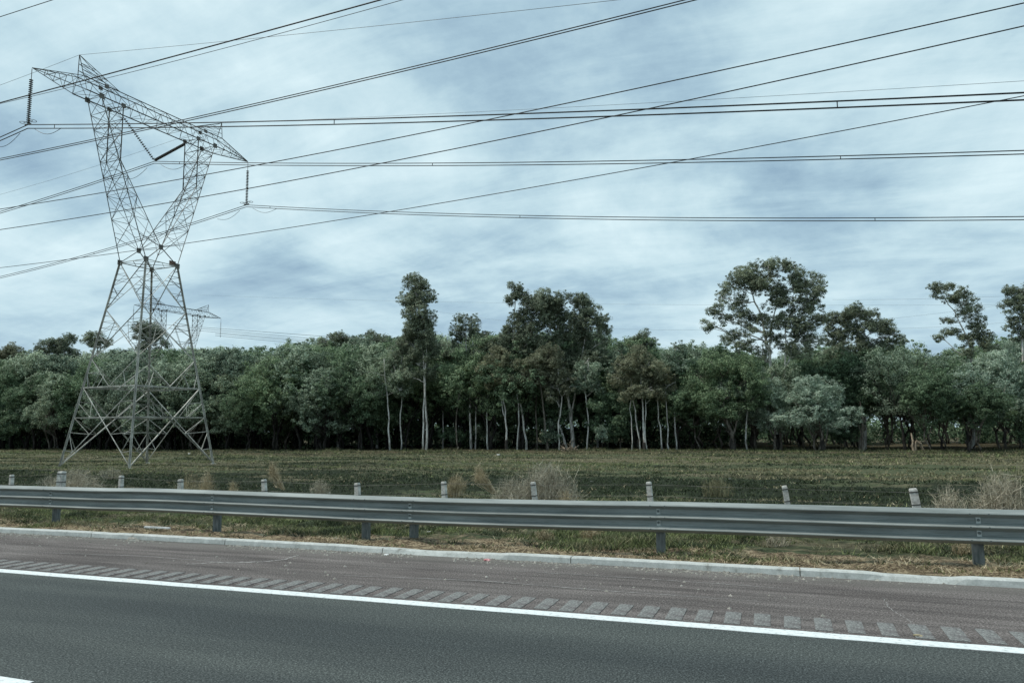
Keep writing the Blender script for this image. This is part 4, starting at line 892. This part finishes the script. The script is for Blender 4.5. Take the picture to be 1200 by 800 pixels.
# ------------------------------------------------------------------ stumps and dead wood
def snag(px, P, paths, label, mat=DEADWOOD, seed=1, name='dead_trunk', r=.16):
    rng = np.random.default_rng(seed); b = onY(px, 527, P); O = np.array([b[0], P, float(zt(b[0], P))]); root = empty(name, O); tag(root, label, 'dead wood')
    for pi_, (pth, ra, rb_) in enumerate(paths):
        mb = MB(); pts = [onY(x, y, P)-O+np.array([0, rng.uniform(-.3, .3), 0]) for x, y in pth]; dd = [pts[0]]
        for a, b2 in zip(pts[:-1], pts[1:]): dd += [(a+b2)/2+rng.normal(size=3)*.05, b2]
        nn = len(dd); mb.tube(dd, [ra+(rb_-ra)*i/(nn-1) for i in range(nn)], 7); mb.build('trunk' if pi_ == 0 else 'branch', mat if pi_ != 0 or mat is DEADWOOD else mat, root)
    return root
snag(1010, 109, [([(1012, 529), (1010, 510), (1011, 490), (1008, 470)], .22, .05), ([(1011, 515), (1006, 498)], .13, .06), ([(1010, 512), (1013, 500)], .1, .07), ([(1009, 528), (1009, 512)], .25, .18)], 'broken dead trunk with bare spike and pale split wood, below the dome-shaped tree', BARK_GREY, 1)
snag(1075, 108.5, [([(1071, 529), (1070, 517), (1068, 507)], .17, .09), ([(1075, 516), (1080, 524), (1088, 534)], .14, .08), ([(1072, 518), (1079, 519), (1084, 530)], .1, .06), ([(1073, 529), (1074, 516)], .22, .12)], 'fallen pale splintered trunk leaning off a dark stump near the right', DEADWOOD, 2)
snag(1135, 108, [([(1135, 530), (1135, 518)], .2, .18), ([(1134, 524), (1131, 516)], .09, .07), ([(1136, 523), (1138, 515)], .09, .06)], 'short black burnt stump with two prongs under the light-speckled tree', BARK_DARK, 3, 'stump')
snag(1177, 113, [([(1177, 518), (1177, 505), (1176, 493)], .2, .03), ([(1178, 497), (1184, 508), (1190, 516)], .09, .14)], 'thin dark snag with a leaning dead stem near the right edge', BARK_DARK, 4)
snag(1104, 112, [([(1104, 526), (1104, 515)], .16, .12), ([(1104, 520), (1102, 513)], .07, .05)], 'small dark stump between the fallen trunk and the two-pronged stump', BARK_DARK, 5, 'stump')
tang = empty('root_tangle', onZ(667, 529, -1.2)); tag(tang, 'pale tangle of dead roots and debris piled at the foot of the thick trunk', 'dead wood')
rg = np.random.default_rng(9); O = np.array(tang.location)
for i in range(26):
    a = rg.uniform(-1, 1, 3)*np.array([1.2, .7, 0])+np.array([0, 0, rg.uniform(0, .5)]); b = a+rg.normal(size=3)*np.array([.6, .4, .9]); b[2] = abs(b[2])+.2
    mb = MB(); limb(mb, a, b, rg.uniform(.05, .11), .03, rg, 3, .15, 5); mb.build('root', DEADWOOD if i % 3 else BARK_GREY, tang)

# ------------------------------------------------------------------ grass
def blades(X, Y, n, h, spread, wdt, rng, lean=.35, zoff=0):
    N_ = len(X)*n; x = np.repeat(X, n)+rng.normal(size=N_)*spread; y = np.repeat(Y, n)+rng.normal(size=N_)*spread; z = zt(x, y)-.01+zoff
    hh = np.repeat(h, n)*(.55+.6*rng.random(N_)) if hasattr(h, '__len__') else h*(.55+.6*rng.random(N_))
    a = rng.random(N_)*2*pi; d = np.stack([np.cos(a), np.sin(a), 0*a], 1); ln = rng.normal(size=(N_, 2))*lean*hh[:, None]
    ww = (np.repeat(wdt, n) if hasattr(wdt, '__len__') else wdt)
    B = np.stack([x, y, z], 1); wv = d*np.asarray(ww).reshape(-1, 1)/2 if hasattr(ww, '__len__') else d*ww/2
    T_ = B.copy(); T_[:, 0] += ln[:, 0]; T_[:, 1] += ln[:, 1]; T_[:, 2] += hh
    return np.stack([B-wv, B+wv, T_], 1).reshape(-1, 3)
rg = np.random.default_rng(31)
def sample(n, x0, x1, y0, y1, rng, fan=True):
    X = rng.uniform(x0, x1, n); Y = rng.uniform(y0, y1, n)
    if fan: k = (X > -1.55*Y-4) & (X < .42*Y+4); X, Y = X[k], Y[k]
    return X, Y
# verge between kerb and field
X, Y = sample(34000, -28, 10, 11.1, 16.5, rg); X2, Y2 = sample(9000, -33, 12, 16.5, 24, rg); X = np.append(X, X2); Y = np.append(Y, Y2)
dn = fbm(X*.9, Y*.9, 41); ed = np.clip((Y-11.3)/1.6, 0, 1)*.33; k = rg.random(len(X)) < np.clip((dn-.56+ed)*4, 0.04, 1); X, Y = X[k], Y[k]
tall = .02+.13*fbm(X*1.1, Y*1.1, 42)**1.5+.02*rg.random(len(X))
V = blades(X, Y, 8, tall*1.15, .05, .018, rg, .7)
vm = np_mesh('verge_grass', V, 3, np.repeat(((fbm(X*1.6, Y*1.6, 96)+.3*rg.random(len(X))) > .68).astype(int)+((fbm(X*1.3+5, Y*1.3, 97)+.3*rg.random(len(X))) < .5).astype(int)*2, 8).clip(0, 2))
vm.materials.append(GRASS); vm.materials.append(GRASS_DARK); vm.materials.append(LEAF_TAN)
tag(link('verge_grass', vm), 'short green weeds and grass beneath and behind the guardrail', 'grass', kind='stuff')
X, Y = sample(26000, -33, 12, 10.75, 20, rg)
dn = fbm(X*.7+9, Y*1.2, 51)+.25*(fbm(X*3, Y*3, 52)-.5); near_ = np.clip(1-(Y-11.2)/2.2, 0, 1)*.30; k = rg.random(len(X)) < np.clip((dn-.60+near_)*3.4, 0, 1); X, Y = X[k], Y[k]
V = blades(X, Y, 8, .06, .07, .014, rg, 1.8)
tag(link('dead_grass', np_mesh('dead_grass', V, 3), LEAF_STRAW), 'dead straw-coloured grass litter along the kerb and verge', 'grass', kind='stuff')
# field
r_ = rg.random(110000); Yf = 22*(110/22)**(r_**.8); Xf = rg.uniform(-1.55, .42, len(Yf))*Yf
dn = fbm(Xf*.12, Yf*.5, 61); k = rg.random(len(Xf)) < np.clip((dn-.3)*2.4, .1, 1); Xf, Yf = Xf[k], Yf[k]
hf = .05+.10*fbm(Xf*.3, Yf*.8, 63); sz = (Yf/22)**.6
V = blades(Xf, Yf, 4, hf*1.25*sz**.5, .10, .04*sz, rg, .8)
tan_ = (fbm(Xf*.06+3, Yf*.35, 71)+.25*rg.random(len(Xf)) > .68); dkm = (1-np.abs(Yf-39)/13+(fbm(Xf*.06, Yf*.16, 81)-.5)*3.4+.4*rg.random(len(Xf))) > .45
mi_ = tan_.astype(int); mi_[dkm] = 2; st_ = fbm(Xf*.05+20, Yf*.42, 95)+.10*(rg.random(len(Xf))-.5); mi_[st_ > .575] = 2; mi_[(st_ < .40) & ~dkm] = 1; mi_[rg.random(len(Xf)) < .015] = 3; mi = np.repeat(mi_, 4)
me = np_mesh('field_grass', V, 3, mi); me.materials.append(GRASS); me.materials.append(LEAF_TAN); me.materials.append(GRASS_DARK); me.materials.append(LEAF_STRAW)
nE = 5200; ex = rg.uniform(-165, 46, nE); ey = 103+rg.exponential(4.5, nE)+(vn(ex*.12, ex*0, 91)-.3)*7; k = rg.random(nE) < np.clip((fbm(ex*.25, ey*.3, 92)-.32)*3, 0, 1); ex, ey = ex[k], ey[k]
Ve = blades(ex, ey, 9, .18+.75*fbm(ex*.3, ey*.4, 93)**2.2, .22, .05, rg, .6); me2 = np_mesh('edge_weeds', Ve, 3, np.repeat(rg.choice([0, 1, 2], len(ex), p=[.35, .35, .3]), 9))
for q in (LEAF_TAN, GRASS, GRASS_DARK): me2.materials.append(q)
tag(link('edge_weeds', me2), 'ragged weeds and litter along the foot of the wood', 'weeds', kind='stuff')
tag(link('field_grass', me), 'patchy mown green and tan grass covering the field to the wood', 'grass', kind='stuff')

# ------------------------------------------------------------------ dry bushes and tufts beyond the rail
def dry_bush(px, P, wpx, toppx, label, n=260, mat=LEAF_DRY, lean=0, seed=1, upright=.5, th=.014, name='dry_bush', cat='dry bush'):
    n = int(n*1.5); rng = np.random.default_rng(seed); b = onY(px, 560, P); O = np.array([b[0], P, float(zt(b[0], P))]); k = ((O-EYE)@FW)/F
    H_ = onY(px, toppx, P)[2]-O[2]; R_ = wpx*k/2; root = empty(name, O); tag(root, label, cat); V = []
    for i in range(n):
        a = rng.random()*2*pi; q = rng.random()**.7; e_ = np.array([cos(a)*R_*q+lean*H_, sin(a)*R_*q*.7, H_*(1-.45*q*q)*(.55+.45*rng.random())])
        s_ = np.array([cos(a)*R_*q*upright, sin(a)*R_*q*.35, 0]); p1 = (s_+e_)/2+rng.normal(size=3)*.05*H_; segs = [s_, p1, e_]
        for j in range(2):
            a_, b_ = segs[j], segs[j+1]; wv = np.array([rng.normal(), rng.normal(), 0]); wv = wv/np.linalg.norm(wv)*th/2; t0_, t1_ = (1, .8) if j == 0 else (.8, .25)
            V.append([a_-wv*t0_, a_+wv*t0_, b_+wv*t1_, b_-wv*t1_])
        for _ in range(5):
            f = rng.uniform(.35, 1); b0 = p1+(e_-p1)*f; c_ = b0+rng.normal(size=3)*.08*H_+np.array([0, 0, .05*H_]); wv = rng.normal(size=3); wv = wv/np.linalg.norm(wv)*th*.35; V.append([b0-wv, b0+wv, c_+wv*.3, c_-wv*.3])
    me = np_mesh('stems', np.array(V).reshape(-1, 3), 4); link('stems', me, mat, root); return root
dry_bush(640, 20.5, 95, 541, 'big grey-brown dry bush around a fence post in the middle', 700, seed=3, th=.015)
dry_bush(600, 21, 60, 552, 'lower left shoulder of dry weeds touching the big dry bush', 260, seed=4)
dry_bush(88, 21, 80, 544, 'wide faint dry bush near the left edge around the thickest post', 420, seed=5)
dry_bush(1175, 20.5, 80, 549, 'tall dry weeds at the right edge beyond the guardrail', 420, seed=6)
dry_bush(1110, 20.5, 60, 565, 'lower dry weeds right of the widest white post', 220, seed=7)
dry_bush(253, 21, 22, 547, 'upright tan grass tuft right of the pale post near the pylon', 170, LEAF_STRAW, -.25, 8, .5, .011, 'grass_tuft', 'grass tuft')
dry_bush(270, 21, 16, 558, 'small tan grass tuft touching the upright one', 90, LEAF_STRAW, .1, 9, .6, .011, 'grass_tuft', 'grass tuft')
dry_bush(215, 21.5, 40, 548, 'sparse bare dry twigs left of the upright tan tuft', 70, LEAF_STRAW, .15, 10, .4, .009)
dry_bush(662, 19.6, 22, 570, 'bright straw tuft low in the big dry bush', 130, LEAF_STRAW, 0, 11, .6, .011, 'grass_tuft', 'grass tuft')
dry_bush(333, 34, 9, 536, 'leaning tan tuft alone in the field right of the pylon', 80, LEAF_STRAW, -.5, 12, .5, .02, 'grass_tuft', 'grass tuft')
dry_bush(533, 32, 26, 551, 'flattened tan tuft in the field left of the big dry bush', 120, LEAF_STRAW, .1, 13, .8, .016, 'grass_tuft', 'grass tuft')
dry_bush(580, 34, 16, 541, 'slanting tan tuft in the field above the big dry bush', 90, LEAF_STRAW, -.6, 14, .6, .018, 'grass_tuft', 'grass tuft')
dry_bush(130, 40, 40, 545, 'thin dry weeds at the left foot of the big pylon', 90, LEAF_DRY, 0, 15, .6, .014)

dry_bush(690, 13.2, 34, 614, 'straw tuft under the guardrail below the big dry bush', 90, LEAF_STRAW, .2, 21, .7, .009, 'grass_tuft', 'grass tuft')
dry_bush(640, 12.8, 26, 618, 'low straw tuft under the rail left of the straw tuft', 70, LEAF_STRAW, -.3, 22, .8, .009, 'grass_tuft', 'grass tuft')
dry_bush(905, 13, 30, 622, 'low dry tuft under the rail below the post at the largest tree', 60, LEAF_DRY, .2, 23, .8, .009, 'grass_tuft', 'grass tuft')
dry_bush(1120, 13, 30, 630, 'dry tuft under the rail left of the rightmost rail post', 70, LEAF_STRAW, .2, 24, .8, .009, 'grass_tuft', 'grass tuft')
dry_bush(375, 30, 30, 560, 'broad dry weed patch in the dark field right of the post by the tan tuft', 110, LEAF_DRY, 0, 25, .9, .014)
dry_bush(840, 36, 40, 556, 'faint dry weed patch in the field between two leaning posts', 90, LEAF_TAN, 0, 26, .9, .02)
dry_bush(60, 34, 40, 556, 'dry weed patch in the field at the far left', 110, LEAF_DRY, 0, 27, .9, .018)
# ------------------------------------------------------------------ litter, stones
def chip(px, py, z, size, mat, label, cat, name, rng, flat=.35):
    p = onZ(px, py, z); z_ = float(zt(p[0], p[1])) if p[1] > 10.7 else 0
    mb = MB(); n_ = 7; vs = []
    for zz2, s2_ in ((0, 1), (flat*.7, .85), (flat, .4)):
        for k in range(n_):
            a = 2*pi*k/n_; r2 = s2_*rng.uniform(.65, 1.2); vs.append((cos(a)*r2*size[0], sin(a)*r2*size[1], zz2*min(size)+(rng.uniform(0, .2)*min(size) if zz2 else 0)))
    fs = [(i*n_+k, i*n_+(k+1) % n_, (i+1)*n_+(k+1) % n_, (i+1)*n_+k) for i in range(2) for k in range(n_)]+[tuple(2*n_+k for k in range(n_))]
    mb.add(vs, fs); o = mb.build(name, mat); o.location = (p[0], p[1], z_+.003); tag(o, label, cat); return o
rl = np.random.default_rng(12)
chip(571, 656.5, 0, (.07, .05), MAT_RED, 'small red and white wrapper lying against the kerb', 'litter', 'wrapper', rl)
for px, py, s_, lb in [(394, 631, .09, 'white crumpled paper in the grass left of the two close rail posts'), (453, 650, .06, 'white scrap below the kerb near the middle'), (503, 625, .05, 'white scrap behind the post right of the middle gap'),
                       (86, 613, .07, 'white scrap right of the leftmost rail post'), (386, 573, .10, 'white scrap in the field beyond the rail'), (693, 560, .10, 'white scrap in the dark green field right of the big dry bush'), (222, 531, .3, 'white scrap far off near the pylon foot'), (584, 532, .3, 'white scrap far off before the wood'), (855, 555, .10, 'white scrap in the field left of the post below the largest tree')]:
    chip(px, py, 0 if py > 590 else -1.0, (s_, s_*.6), MAT_PAPER, lb, 'litter', 'paper_scrap', rl)
st = MB(); p = onZ(184, 622, .05); st.box((0, 0, .02), (.62, .035, .03)); o = st.build('wooden_lath', MAT_PAPER); o.location = (p[0], p[1], float(zt(p[0], p[1]))+.03); tag(o, 'white lath lying in the grass under the guardrail at left', 'stick')
sm = [(155, 633, 'small pebble heap against the kerb at left'), (1045, 747, 'yellowish chip on the rumble bars at lower right')]
chip(155, 633.5, 0, (.16, .06), MAT_STONE, sm[0][2], 'rubble', 'rubble', rl, .9); chip(1076, 745, 0, (.05, .03), LEAF_STRAW, sm[1][2], 'chip', 'stone_chip', rl)
# gravel and crumbs gathered by the kerb
ng = 9000; gx = rl.uniform(-26, 9, ng); gy = 10.56-np.abs(rl.normal(size=ng))*.16; far_ = rl.random(ng) < .12; gy[far_] = rl.uniform(8.4, 10.5, far_.sum())
k = vn(gx*1.2, gy*0, 5)+.35*rl.random(ng) > .42; gx, gy = gx[k], gy[k]; ng = len(gx); s_ = .006+.022*rl.random(ng)**3.5
tp = np.array([[1, 0, 0], [-.5, .87, 0], [-.5, -.87, 0], [0, 0, .9]]); fc = [(0, 1, 3), (1, 2, 3), (2, 0, 3)]
rot = rl.random(ng)*6.28; V = []
c_, s__ = np.cos(rot), np.sin(rot)
pts = np.stack([np.stack([(tp[i, 0]*c_-tp[i, 1]*s__)*s_*1.3+gx, (tp[i, 0]*s__+tp[i, 1]*c_)*s_+gy, tp[i, 2]*s_+.001], 1) for i in range(4)], 1)
V = np.concatenate([pts[:, list(f)] for f in fc], 1).reshape(-1, 3)
tag(link('gravel', np_mesh('gravel', V, 3), MAT_STONE), 'loose grit and crumbs along the kerb and shoulder', 'gravel', kind='stuff')
